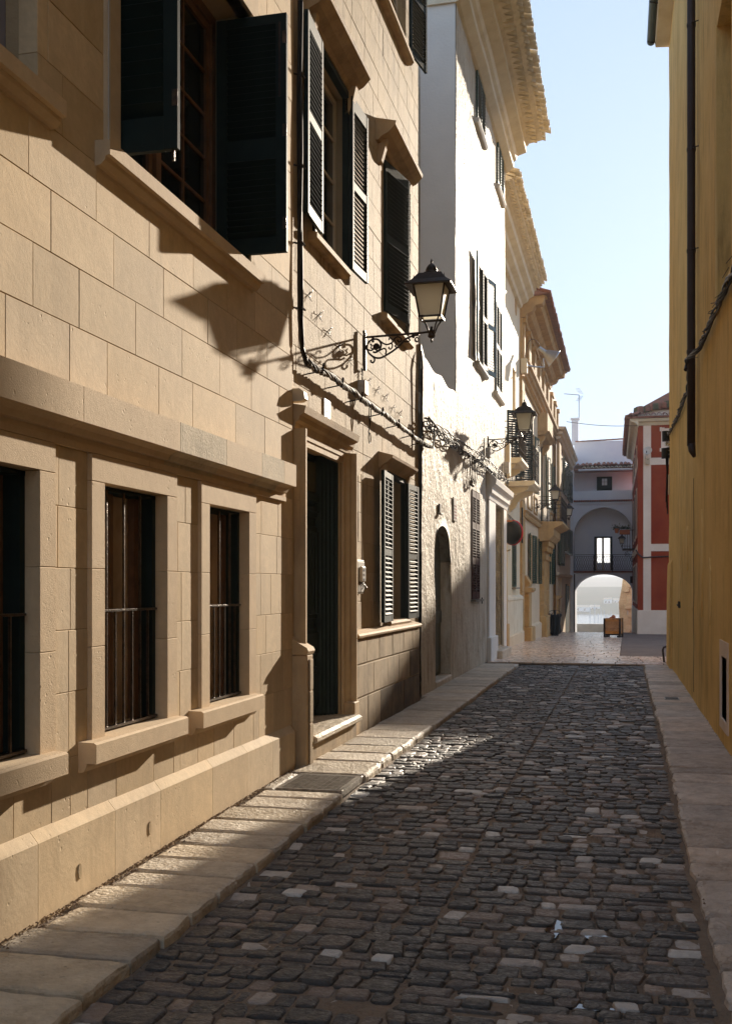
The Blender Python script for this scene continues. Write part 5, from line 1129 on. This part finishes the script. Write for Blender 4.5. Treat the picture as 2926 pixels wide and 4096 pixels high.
for z in (4.05, 4.62, 5.3, 6.1, 7.0): MB().tube([(XW, 8.90, z), (XW + .06, 8.96, z), (XW + .10, 9.0, z)], .009, 5).tube([(XW + .10, 8.93, z), (XW + .10, 9.03, z)], .011, 5).build('clamp', m_iron, cb)
for y_ in (9.5, 10.2, 11.0, 12.0, 12.9, 13.8, 14.5): MB().tube([(XW, y_ - .10, 3.56), (XW + .10, y_, 3.60), (XW + .14, y_ + .02, 3.66)], .007, 5).tube([(XW + .12, y_, 3.58), (XW + .13, y_ + .03, 3.68)], .012, 5).build('clamp', m_iron, cb)
cb2 = thing('cable_bundle', 'tangled grey and black cables crossing the rough white wall above the arched door', 'cables', (-2.76, 20, 4.1))
X3 = -2.80 + .07
hor2 = sag([(X3, 14.9, 3.97), (X3, 16.2, 3.95), (X3, 17.6, 3.95), (X3, 19.2, 3.97), (X3, 20.6, 4.02), (X3, 21.8, 4.02), (X3, 23.0, 4.05), (X3 + .02, 24.2, 4.1), (X3 + .02, 25.7, 4.12)])
hor3 = sag([(X3, 14.9, 4.0), (X3, 16.5, 4.06), (X3, 18.2, 4.10), (X3, 20.2, 4.18), (X3, 22.5, 4.22), (X3, 24.5, 4.22)])
for k in range(5): MB().tube(strand_path(hor2, .05 if k > 1 else .025, k * 1.3, 4 + k, 0, dense=.06), .0095, 5).build('cable', m_cableg if k < 3 else m_cable, cb2, smooth=True)
for k in range(2): MB().tube(strand_path(hor3, .02, k * 3, 5, 0, dense=.08), .011, 5).build('cable', m_cableg, cb2, smooth=True)
for i in range(26):
    u = random.uniform(15.2, 25.3); z = 3.99 + (u - 15) * .012; a = random.uniform(0, 6.28); l = random.uniform(.06, .16)
    MB().tube([(X3, u, z), (X3 + .03, u + l * .5 * math.cos(a), z + l * .5 * math.sin(a)), (X3 + .02, u + l * math.cos(a + .5), z + l * math.sin(a + .5))], .004, 4).build('loose_end', m_cable, cb2)
MB().tube([(X3 + .0, 15.0, 3.60), (X3 + .03, 15.25, 3.62), (X3 + .03, 15.35, 3.75), (X3 + .02, 15.45, 3.92), (X3 + .01, 15.6, 3.95)], .012, 6).build('cable_loop', m_cable, cb2, smooth=True)
cb3 = thing('cable_bundle', 'thin cables running on along the cream house below its balconies', 'cables', (-3.4, 30, 4.2))
for k in range(3): MB().tube(strand_path(sag([(-2.74, 25.8, 4.12), (-3.38, 29.5, 3.85), (-3.38, 33.0, 3.72), (-3.36, 36.2, 3.6)]), .03, k * 2, 3, 0, dense=.15), .011, 4).build('cable', m_cableg, cb3, smooth=True)
MB().tube([(-3.36, 36.25, z) for z in (4.3, 3.8, 3.4, 3.1)], .03, 5).build('dangling_end', m_cable, cb3)
dc = thing('dropped_cable', 'black wires dropping down the joint between ochre and white houses', 'cables', (-2.8, 14.8, 4.9))
for k in range(3): MB().tube([(-2.79 + .01 * k, 14.86 - .05 * k, 4.95 - .05 * k), (-2.76, 14.80 - .04 * k, 4.7), (-2.77, 14.80 - .03 * k, 4.0), (-2.76, 14.84, 3.62)], .009, 5).build('cable', m_cable, dc, smooth=True)
lp = thing('hanging_loop', 'coiled black wire hanging in a loop under the first junction box', 'cable loop', (-2.76, 11.6, 3.6))
MB().tube([(-2.75, 11.52, 3.60), (-2.75, 11.50, 3.50), (-2.75, 11.54, 3.40), (-2.75, 11.48, 3.32)] + [(-2.75, 11.53 + .05 * math.sin(t), 3.26 + .06 * math.cos(t)) for t in [j * .7 - 1 for j in range(10)]], .006, 5).build('wire', m_cable, lp)
MB().tube([(-2.75, 11.60, 3.60), (-2.75, 11.58, 3.48), (-2.75, 11.54, 3.40)], .006, 5).build('wire', m_cable, lp)
lp2 = thing('hanging_loop', 'grey wires hanging in loops over the brown shutters of the white house', 'cable loop', (-2.76, 20, 3.9))
for k in range(4): MB().tube([(-2.73, 19.3 + .25 * k, 3.97), (-2.73, 19.35 + .22 * k, 3.7), (-2.73, 19.45 + .2 * k, 3.52), (-2.73, 19.55 + .22 * k, 3.66), (-2.73, 19.62 + .25 * k, 3.98)], .007, 4).build('wire', m_cableg, lp2, smooth=True)
MB().tube([(-2.73, 19.45, 3.55), (-2.74, 19.5, 3.5), (-2.72, 19.62, 3.48), (-2.74, 19.8, 3.5)], .03, 5).build('knot', m_cableg, lp2)
def seen(X, Y, z): return (X, Y, z)
# wire clips left behind on the wall
for i, (u, z) in enumerate(((9.45, 4.30), (9.80, 4.20), (10.12, 4.12), (10.52, 4.06), (10.98, 4.01), (11.42, 3.98), (11.82, 3.95), (12.27, 3.93), (12.72, 3.93), (13.15, 3.86), (13.55, 3.86))):
    m = MB(); a = random.uniform(-.6, .6)
    for s_ in (-1, 1):
        m.tube([(XW, u, z), (XW + .035, u + s_ * .035 * math.cos(a), z + .03 + s_ * .02 * math.sin(a)), (XW + .035, u + s_ * .05 * math.cos(a), z + .01 + s_ * .05 * math.sin(a + 1))], .0034, 4); m.tube([(XW, u, z), (XW + .03, u + s_ * .03, z - .04 - .02 * random.random())], .0034, 4)
    o = m.build('wire_clip', m_iron); tag(o, 'small twisted iron wire clip, %s from the left in the row on the ochre wall' % ('first second third fourth fifth sixth seventh eighth ninth tenth eleventh'.split()[i]), 'wire clip', 'empty wire clips on the ochre wall')
# ------------------------------------------------------------------ small fittings on the left walls
def jbox(x, y, z, w, h, d, label, mat=m_plast):
    t = thing('junction_box', label, 'junction box', (x, y, z))
    bx('case', mat, t, FW, x, x + d, z, z + h, y, y + w, c=.006); bx('lid', mat, t, FW, x + .006, x + d - .006, z + .008, z + h - .008, y - .006, y, c=.002)
    for k in (.3, .68): MB().lathe((0, 0, 0), [(h * .16, 0), (h * .14, .006), (h * .05, .008)], 12).build('knockout', mat, t, raw=True).matrix_local = Matrix.Translation((d * .5, -.006, h * k)) @ Matrix.Rotation(R(90), 4, 'X')
    for k in range(3): MB().tube([(x + .03 + .02 * k, y + .05, z), (x + .04 + .015 * k, y + .06, z - .07), (x + .07, y + .1, z - .12)], .007, 5).build('lead', m_cable, t)
    return t
jbox(-2.84, 11.34, 3.72, .16, .155, .085, 'square grey junction box under the first lamp bracket'); MB().tube([(-2.82, 11.47, z) for z in (3.88, 4.02)], .007, 5).build('conduit', m_cable, bpy.data.objects['junction_box'])
jbox(-2.78, 21.9, 4.28, .2, .2, .10, 'small white junction box under the second lamp', m_whp); jbox(-2.78, 25.2, 4.30, .2, .26, .14, 'pale junction box by the traffic mirror wires', m_whp)
t = thing('meter_box', 'pale grey intercom and meter box beside the green lower shutters', 'meter box', (-2.84, 11.3, 1.5))
bx('case', m_whp, t, FW, -2.84, -2.79, 1.53, 1.90, 11.10, 11.44, c=.008); bx('door', m_plast, t, FW, -2.79, -2.782, 1.55, 1.88, 11.12, 11.42, c=.003); bx('intercom', m_whp, t, FW, -2.782, -2.75, 1.66, 1.83, 11.2, 11.36, c=.01)
for k in range(3): bx('button', m_alu, t, FW, -2.75, -2.745, 1.68 + .05 * k, 1.70 + .05 * k, 11.25, 11.31)
MB().tube([(-2.80, 11.42, 1.90), (-2.82, 11.44, 2.2), (-2.82, 11.43, 2.85)], .006, 5).build('conduit', m_plast, t)
for k in range(4): MB().tube([(-2.78, 11.15 + .06 * k, 1.66), (-2.74, 11.12 + .08 * k, 1.60), (-2.76, 11.14 + .07 * k, 1.54 + .04 * (k % 2))], .005, 4).build('latch', m_iron, t)
t = thing('name_plate', 'small brass name plate on the door reveal of the ochre house', 'plate', (-2.93, 10.6, 2.1)); bx('plate', M('brass', (.35, .25, .10), rough=.4, metal=.7, bump=.02), t, FW, -2.985, -2.90, 2.09, 2.20, 10.585, 10.597, c=.002); bx('frame', m_iron, t, FW, -2.99, -2.895, 2.085, 2.205, 10.594, 10.5995)
t = thing('number_sign', 'narrow pale blue sign above the door head of the ochre house', 'sign', (-2.84, 10.05, 3.25)); bx('plate', m_alu, t, FW, -2.84, -2.825, 3.19, 3.44, 9.96, 10.18, c=.003)
for k in range(3): bx('mark', m_cableg, t, FW, -2.825, -2.823, 3.25 + .06 * k, 3.275 + .06 * k, 10.04, 10.08)
t = thing('wall_light', 'little white hooded wall light above the near door', 'wall light', (-2.84, 8.95, 3.28)); MB().prism(Fr((-2.84, 0), (0, 1), (1, 0)), [(0, 3.33), (.10, 3.33), (.14, 3.30), (.15, 3.24), (.11, 3.22), (0, 3.22)], 8.86, 8.96).build('hood', m_frame, t); bx('bracket', m_iron, t, FW, -2.84, -2.82, 3.20, 3.24, 8.88, 8.94)
# street name plate on the white house
t = thing('street_sign', 'tall white street name plate with dark red lettering on the white house', 'sign', (-2.78, 17.85, 2.9)); bx('plate', m_whp, t, FW, -2.79, -2.77, 2.72, 3.12, 17.68, 18.0, c=.003)
m_rl = M('dark red lettering', (.22, .03, .04), rough=.6, bump=0)
for k in range(5):
    for j in range(4): bx('letter', m_rl, t, FW, -2.77, -2.767, 2.76 + .05 * k, 2.785 + .05 * k, 17.72 + .065 * j, 17.765 + .065 * j + .01 * (k % 2))
t = thing('holy_tile', 'small greyish wall tile set in the white wall over the arched door', 'wall tile', (-2.79, 16.4, 2.85)); bx('tile', m_cableg, t, FW, -2.80, -2.775, 2.76, 2.90, 16.33, 16.48, c=.005); bx('ledge', m_plast, t, FW, -2.80, -2.755, 2.73, 2.76, 16.31, 16.5, c=.004)
# round traffic mirror seen from behind
t = thing('traffic_mirror', 'convex traffic mirror seen from behind, dark back with red rim', 'traffic mirror', (-2.62, 26.6, 2.9))
mx, my, mz = -2.66, 26.2, 2.94
ax = Vector((.55, .83, 0)); rot = ax.to_track_quat('Z', 'Y').to_matrix().to_4x4()
def rl_(prof, name, mat): o = MB().lathe((0, 0, 0), prof, 28).build(name, mat, t, smooth=True, raw=True); o.matrix_local = Matrix.Translation((mx + 2.62, my - 26.6, mz - 2.9)) @ rot; return o
rl_([(.12, -.13), (.24, -.11), (.29, -.04), (.295, 0)], 'back_shell', m_blk); rl_([(.295, -.01), (.31, 0), (.31, .03), (.28, .035)], 'rim', m_redr)
MB().tube([(-2.8, 26.3, 3.22), (mx - .05, my - .05, 3.2)], .02, 6).tube([(-2.8, 26.3, 2.5), (mx - .05, my - .05, 2.52)], .02, 6).build('bracket', m_pipec, t); bx('clamp', m_terra, t, FW, mx - .3, mx + .0, 3.2, 3.24, my - .15, my - .05)
o = MB().lathe((0, 0, 0), [(.04, 0), (.04, .004)], 12).build('sticker', m_whp, t, raw=True); o.matrix_local = Matrix.Translation((mx + 2.62 - .22, my - 26.6 - .18, mz - 2.9 + .02)) @ rot
# floodlight on the palace corner
t = thing('floodlight', 'conical aluminium floodlight on an arm at the top corner of the palace', 'floodlight', (-3.2, 36.5, 9.3))
fx, fy, fz = -2.55, 37.2, 9.62
MB().tube([(-3.4, 36.6, 9.2), (-2.95, 37.1, 9.2), (-2.7, 37.2, 9.2), (-2.72, 37.2, 9.5)], .028, 6).build('arm', m_alu, t); bx('gear_box', m_cream, t, FW, -3.42, -3.2, 8.85, 9.35, 36.3, 36.6, c=.02)
dv = Vector((.75, .25, -.55)).normalized(); rm = dv.to_track_quat('Z', 'Y').to_matrix().to_4x4()
o = MB().lathe((0, 0, 0), [(.06, -.42), (.075, -.40), (.08, -.16), (.12, -.12), (.30, .22), (.32, .23), (.32, .25)], 20).build('reflector', m_alu, t, smooth=True, raw=True); o.matrix_local = Matrix.Translation((fx + 3.2, fy - 36.5, fz - 9.3)) @ rm
MB().tube(bez((-3.3, 36.6, 9.35), (-3.25, 36.6, 10.2), (-3.0, 37.0, 10.25), (-2.85, 37.1, 9.95), 12), .012, 5).build('cable', m_cable, t)
# litter bin
t = thing('litter_bin', 'tall black slatted litter bin with a hoop on top in front of the palace', 'litter bin', (-2.98, 47.5, g(0, 47.5)))
z0 = g(0, 47.5); bxm, bym = -2.98, 47.5
for k in range(12):
    a = math.pi * 2 * k / 12; c_, s_ = math.cos(a), math.sin(a); m = MB()
    pr = [(.20, .10), (.27, .18), (.23, .30), (.21, .55), (.23, .80), (.29, .92), (.24, .96)]
    m.tube([(bxm + r * c_, bym + r * s_, z0 + z) for r, z in pr], .028, 4); m.build('slat', m_blk, t)
MB().lathe((bxm, bym, z0), [(.16, 0), (.16, .06), (.2, .08), (.2, .9), (.18, .92)], 14).build('drum', m_blk, t); MB().tube([(bxm, bym, z0 + .9), (bxm, bym, z0 + 1.12)], .05, 8).build('ashtray', m_blk, t)
MB().tube([(bxm + .27 * math.cos(x), bym + .05, z0 + .98 + .14 * math.sin(x)) for x in [math.pi * k / 10 for k in range(11)]], .012, 5).build('hoop', m_iron, t)
# timber planter
t = thing('planter', 'square timber planter box with black corner posts in front of the arch', 'planter', (-.46, 46.2, g(0, 46.2) - .0)); t.rotation_euler = (0, 0, R(-9))
ld = Fr((0, 0), (1, 0), (0, -1))
def lp_(name, mat, *a, c=0):
    m = MB().box(ld, *a, c=c); me = bpy.data.meshes.new(name); me.from_pydata(m.v, [], m.f); me.materials.append(mat); o = bpy.data.objects.new(name, me); C.objects.link(o); o.parent = t; return o
for sx in (-1, 1):
    for sy in (-1, 1): lp_('corner_post', m_iron, sx * .32 - .035, sx * .32 + .035, 0, .80, sy * .32 - .035, sy * .32 + .035)
for k in range(5):
    for s_ in (-1, 1):
        lp_('plank', m_plank, -.285, .285, .15 + .127 * k, .27 + .127 * k, s_ * .31 - .015, s_ * .31 + .015, c=.004); lp_('plank', m_plank, s_ * .31 - .015, s_ * .31 + .015, .15 + .127 * k, .27 + .127 * k, -.285, .285, c=.004)
lp_('rim', m_plank, -.31, .31, .785, .80, -.31, .31); lp_('bottom_frame', m_iron, -.3, .3, .09, .14, -.3, .3)
for sx in (-1, 1): lp_('foot', m_iron, sx * .26 - .07, sx * .26 + .07, 0, .07, -.3, .3)
t = thing('terracotta_lump', 'orange terracotta piece lying on top of the timber planter', 'terracotta', (-.50, 46.15, g(0, 46.2) + .80))
MB().lathe((-.46, 46.15, g(0, 46.2) + .80), [(.07, 0), (.10, .04), (.08, .09), (.05, .12), (.02, .14)], 9).build('pot', m_terra, t); MB().lathe((-.56, 46.15, g(0, 46.2) + .80), [(.08, 0), (.07, .03), (.03, .05)], 7).build('shard', m_terra, t)
# satellite dish on the red house
t = thing('satellite_dish', 'pale satellite dish on the corner of the red house', 'satellite dish', (rx(1.0), 51.9, rz(7.6)))
ax = Vector((-.25, -.9, .3)).normalized(); rm = ax.to_track_quat('Z', 'Y').to_matrix().to_4x4()
o = MB().lathe((0, 0, 0), [(.005, 0), (.08, .008), (.16, .035), (.205, .065), (.20, .068), (.15, .042), (.08, .018), (.005, .01)], 24).build('dish', m_whp, t, smooth=True, raw=True); o.matrix_local = Matrix.Translation((.02, -.30, .14)) @ rm
MB().tube([(rx(.9), 51.9, rz(7.45)), (rx(.9), 51.6, rz(7.5)), (rx(1.0), 51.6, rz(7.7))], .018, 6).tube([(rx(1.0), 51.55, rz(7.5)), (rx(.95), 51.25, rz(7.65))], .01, 5).build('arm', m_alu, t); bx('receiver', m_blk, t, FW, rx(.93), rx(.97), rz(7.62), rz(7.70), 51.2, 51.28)
t = thing('junction_box', 'beige box under the satellite dish on the red house', 'junction box', (rx(1.0), 51.9, rz(7.2))); bx('case', m_frame, t, FW, rx(.92), rx(1.10), rz(7.17), rz(7.46), 51.8, 51.97, c=.01); bx('slot', m_blk, t, FW, rx(.98), rx(1.05), rz(7.36), rz(7.38), 51.79, 51.8)
# wires on the red house
o = MB().tube([(rx(.5), 51.9, rz(3.3)), (rx(.62), 51.93, rz(3.1)), (rx(.8), 51.93, rz(2.95)), (rx(1.2), 51.93, rz(2.98)), (rx(1.8), 51.93, rz(3.0)), (rx(2.3), 51.93, rz(3.02))], .035, 6).build('cable', m_pipe, smooth=True); tag(o, 'brown cable run crossing the red house below its lower white band', 'cable')
# aerial
t = thing('tv_aerial', 'thin metal television aerial above the white chimney', 'aerial', (gx(-2.70), GY + 2.4, gz(11.9)))
ax_, ay_ = gx(-2.70), GY + 2.4; zt = gz(12.96) + .4
MB().tube([(ax_, ay_, gz(11.8)), (ax_, ay_, zt)], .022, 5).build('mast', m_iron, t); MB().tube([(ax_, ay_, zt), (ax_ - .95, ay_, zt + .12)], .02, 5).build('boom', m_iron, t)
for k in range(9): u = .08 + .095 * k; MB().tube([(ax_ - u, ay_ - .12, zt + u * .126), (ax_ - u, ay_ + .12, zt + u * .126)], .006, 4).build('element', m_iron, t)
for s_ in (-1, 1):
    for k in range(7): MB().tube([(ax_ + .05 + .045 * k - .24 * 1, ay_ - .1, zt + s_ * .40), (ax_ + .05 + .045 * k * .9, ay_, zt + s_ * .05)], .006, 4).build('reflector', m_alu, t)
    MB().tube([(ax_ - .22, ay_ - .1, zt + s_ * .40), (ax_ + .09, ay_ - .1, zt + s_ * .40)], .006, 4).tube([(ax_ - .12, ay_ - .05, zt + s_ * .22), (ax_ + .2, ay_ - .05, zt + s_ * .22)], .006, 4).build('reflector', m_alu, t)
o = MB().tube([(-2.6 + .17 * k * 1.0, 50 + .1 * k, 9.25 - .10 * math.sin(math.pi * k / 20)) for k in range(20)], .013, 4).build('overhead_wire', m_cable); tag(o, 'thin wire strung across the sky from the palace to the red house', 'wire')
# flower pots on the red house balcony
for i, (x, y, z, r, lab) in enumerate(((-.42, 59.9, 4.55, .12, 'small clay pot with trailing leaves at the tip of the iron balcony'), (-.02, 60.0, 4.50, .22, 'long brown flower trough with bushy leaves on the iron balcony rail'))):
    t = thing('flower_pot', lab, 'flower pot', (x, y, z)); 
    if i: bx('trough', m_terra, t, FW, x - .26, x + .30, z, z + .26, y, y + .2, c=.02)
    else: MB().lathe((x, y, z + .02), [(r * .7, 0), (r, .2), (r * 1.1, .21), (r * 1.1, .25)], 10).build('pot', m_terra, t)
    m = MB()
    for k in range(170 if i else 110):
        c0 = Vector((x + random.gauss(0, .17 if i else .10) - (.06 if not i else -.0), y + random.gauss(.05, .08), z + .30 + abs(random.gauss(0, .10)) - (.12 * random.random() if not i else 0)))
        a = Vector((random.uniform(-1, 1), random.uniform(-1, 1), random.uniform(-1, 1))).normalized() * .035; b = a.cross(Vector((random.random(), random.random(), 1))).normalized() * .035
        m.add([tuple(c0 - a), tuple(c0 + b), tuple(c0 + a), tuple(c0 - b)], [(0, 1, 2, 3)])
    m.build('foliage', m_leaf, t, fix=False)['kind'] = 'stuff'
# fittings on the yellow corner
t = thing('cable_bundle', 'gnarled cable bundle climbing the yellow wall across the downpipe', 'cables', (.9, 14, 4.4))
pth = [F9(6.0, 3.9, .05), F9(9.67, 4.30, .05), F9(11.7, 4.40, .05), F9(13.2, 4.44, .06), F9(14.25, 4.48, .17), F9(15.2, 4.40, .05), F9(18, 4.40, .05), F9(21.6, 4.58, .05)]
for k in range(6): MB().tube(strand_path(pth, .022, k * 1.1, 3 + .6 * k, 0, dense=.09), .010, 5).build('cable', m_pipe if k % 2 else m_cable, t, smooth=True)
for i in range(34): u = random.uniform(9, 21.5); MB().tube([F9(u, 4.42, .05), F9(u + .05, 4.40 + random.uniform(-.06, .03), .08 + random.random() * .03)], .004, 4).build('tie_end', m_iron, t)
MB().tube([F9(14.3, 4.40, .15), F9(14.34, 4.44, .14), F9(14.38, 4.52, .12)], .03, 6).build('knot', m_pipe, t)
t = thing('corner_boxes', 'black connector boxes and dangling wires at the far corner of the yellow wall', 'connector box', (.83, 22.1, 4.3))
for z, r in ((4.62, .075), (4.28, .09)): MB().tube([(.80, 22.1, z - .1), (.79, 22.1, z + .10)], [r, r * .9], 10).build('closure', m_blk, t)
MB().box(FW, .84, .90, 3.45, 3.85, 22.0, 22.1, c=.01).build('case', m_pipec, t)
for k in range(3): MB().tube([(.80 + .02 * k, 22.05, 4.2), (.82, 22.05, 3.9 - .2 * k), (.80 + .015 * k, 22.03, 3.3 - .12 * k)], .014, 5).build('wire', m_cable, t)
for k in range(4): MB().tube([(.83, 22.1, 4.45 - .06 * k), (.87, 22.0, 4.48 - .08 * k)], .012, 5).build('gland', m_whp, t)
t = thing('hoop_rail', 'low bent steel hoop rail at the far foot of the yellow wall', 'hoop rail', (.82, 23.0, .05))
MB().tube([(.80, 23.0, .03), (.77, 23.0, .30), (.79, 23.0, .355), (.84, 23.0, .37), (1.2, 23.2, .37), (1.22, 23.2, .02)], .022, 8).build('tube', m_pipe, t, smooth=True)
# a fallen leaf, weeds at the foot of the wall
m = MB(); m.add([(-1.72, 6.72, -.038), (-1.68, 6.70, -.03), (-1.64, 6.73, -.04), (-1.68, 6.76, -.028)], [(0, 1, 2, 3)]); o = m.build('fallen_leaf', M('yellow leaf', (.5, .32, .04), rough=.6), fix=False); tag(o, 'single yellow leaf lying on the cobbles near the drain grate', 'leaf')
m = MB()
for k in range(2600):
    if random.random() < .6: x = -2.735 + abs(random.gauss(0, .035)); y = random.uniform(3.5, 8.6)
    elif random.random() < .5: x = .36 + random.gauss(0, .02); y = random.uniform(3.5, 21)
    else: x = .955 - abs(random.gauss(0, .02)); y = random.uniform(8, 21)
    r = random.uniform(.003, .011); z = g(x, y) - .004 if not .33 < x < .39 else g(x, y) - .045; a = random.random() * 3
    m.add([(x + r * math.cos(a + q * 2.09), y + r * math.sin(a + q * 2.09), z) for q in range(3)] + [(x, y, z + r * .8)], [(0, 1, 3), (1, 2, 3), (2, 0, 3)])
o = m.build('grit', m_earth, fix=False); o['kind'] = 'stuff'; tag(o, 'crumbled earth and grit along the foot of the walls and kerbs', 'grit')

# ------------------------------------------------------------------ beyond the arch: wall, sea, hills
t = thing('masonry_wall', 'weathered yellow masonry wall with a leaning edge seen through the arch', 'wall', (.2, 73, -1.6))
MB().plate(facing(73), [(-.42, -1.9), (-.34, -.3), (-.38, .6), (-.20, 1.5), (-.10, 2.4), (.05, 3.0), (3, 3.6), (3, -1.9)], 0, -9).build('wall', m_rock, t)
for k in range(16):
    u = random.uniform(-.3, .5); z = -1.7 + k * .28; MB().stone([(p[0], p[1]) for p in outline(u, u + .5, -.1, .25, 8, .1)], 0, .05, .08, .2).build('stone', m_rock, t, fix=False, raw=True).matrix_local = Matrix.Translation((-.2, 0, z + 1.6)) @ Matrix.Rotation(R(90), 4, 'X')
bx('notice', m_whp, t, FW, .16, .24, -.2, .05, 72.9, 72.99)
t = thing('sea_wall', 'low grey parapet at the end of the passage before the water', 'wall', (-2, 80, -2)); bx('parapet', m_gravel, t, FW, -6, .6, -2.4, -1.08, 80, 80.5, c=.03)
struct(MB().add([(-30, 70.7, -1.5), (30, 70.7, -1.5), (30, 90, -2.0), (-30, 90, -2.0), (30, 130, -12.5), (-30, 130, -12.5)], [(0, 1, 2, 3), (3, 2, 4, 5)]).build('terrace', m_gravel, fix=False))
struct(MB().add([(-900, 100, -12), (900, 100, -12), (900, 620, -12), (-900, 620, -12)], [(0, 1, 2, 3)]).build('sea', m_sea, fix=False))
def hill(name, y0, y1, zt, xs, seed):
    m = MB(); nx, ny = 60, 16; V = []
    for j in range(ny + 1):
        for i in range(nx + 1):
            x = -xs + 2 * xs * i / nx; f = j / ny; y = y0 + (y1 - y0) * f + 8 * noise.noise((x * .01, 3, seed)) * (1 - f)
            V.append((x, y, -12.4 + (zt + 12.4) * (1 - (1 - f) ** 1.7) + 2.0 * noise.noise((x * .012, f * 3, seed)) * f + .5 * noise.noise((x * .06, f * 9, seed))))
    m.add(V, [(j * (nx + 1) + i, j * (nx + 1) + i + 1, (j + 1) * (nx + 1) + i + 1, (j + 1) * (nx + 1) + i) for j in range(ny) for i in range(nx)])
    return struct(m.build(name, m_hill, smooth=True, fix=False))
hill('hills', 550, 760, 1.6, 500, 1.); hill('hills', 760, 1500, 16.2, 900, 5.)
struct(MB().add([(-4000, -4000, -12.6), (4000, -4000, -12.6), (4000, 5000, -12.6), (-4000, 5000, -12.6)], [(0, 1, 2, 3)]).build('terrain', m_hill, fix=False))
for (cx_, z_, w_, h_, y_, lab) in ((-9.0, -8.6, 4.2, 3.6, 600, 'white two storey villa on the hillside, right of centre through the arch'), (-4.0, -8.4, 4.0, 3.0, 605, 'white villa on the hillside by the masonry wall'), (-15.2, -11.0, 4.6, 2.4, 575, 'low white house at the shore, centre of the arch view'), (-21.5, -12, 8.0, 3.4, 565, 'long white house at the shore, left in the arch view')):
    t = thing('villa', lab, 'villa', (cx_, y_, z_)); bx('wall', m_boat, t, FW, cx_ - w_ / 2, cx_ + w_ / 2, z_ - 2, z_ + h_, y_, y_ + 5); MB().prism(Fr((0, y_), (1, 0), (0, -1)), [(.3, z_ + h_), (-2.5, z_ + h_ + 1), (-5.3, z_ + h_)], cx_ - w_ / 2 - .2, cx_ + w_ / 2 + .2).build('roof', m_b6, t)
    for k in range(2): bx('window', m_pane, t, FW, cx_ - w_ / 4 + k * w_ / 2.4 - .4, cx_ - w_ / 4 + k * w_ / 2.4 + .4, z_ + h_ * .45, z_ + h_ * .8, y_ - .05, y_)
for i, (pxx, h_, yy) in enumerate(((2357, 9, 250), (2376, 9.6, 240), (2390, 7, 262), (2401, 8.6, 255), (2414, 8.0, 246), (2426, 6.6, 270), (2441, 7.6, 258), (2450, 6.0, 280))):
    a = math.atan((pxx - 1463) / 4266) - R(13.61); x = yy * math.tan(a)
    t = thing('sailboat', 'moored sailboat, number %s mast from the left through the arch' % ('first', 'second', 'third', 'fourth', 'fifth', 'sixth', 'seventh', 'eighth')[i], 'sailboat', (x, yy, -12))
    MB().tube([(x, yy - 3, -11.4), (x, yy - 1.5, -11.5), (x, yy + 2, -11.5), (x, yy + 3, -11.3)], [.1, .8, .9, .5], 8).build('hull', m_boat, t, smooth=True)
    MB().tube([(x, yy, -11.5), (x, yy, -11.5 + h_)], .06, 5).build('mast', m_alu, t); MB().tube([(x, yy, -10.2), (x, yy + 2.4, -10.2)], .09, 5).build('boom', m_alu, t); MB().tube([(x, yy, -11.5 + h_), (x + .6, yy - 2.6, -11.2)], .02, 3).build('stay', m_alu, t)

# ------------------------------------------------------------------ thin sea haze round the whole place
hz = MB().box(FW, -700, 700, -13.2, 24, -30, 1520).build('haze', m_gravel); hz['kind'] = 'stuff'
hm = bpy.data.materials.new('sea haze'); hm.use_nodes = True; n = hm.node_tree.nodes; n.clear()
oo = n.new('ShaderNodeOutputMaterial'); vv = n.new('ShaderNodeVolumePrincipled'); vv.inputs['Density'].default_value = .0008; vv.inputs['Color'].default_value = (.93, .95, 1, 1); vv.inputs['Anisotropy'].default_value = .2
hm.node_tree.links.new(vv.outputs[0], oo.inputs['Volume']); hz.data.materials.clear(); hz.data.materials.append(hm)
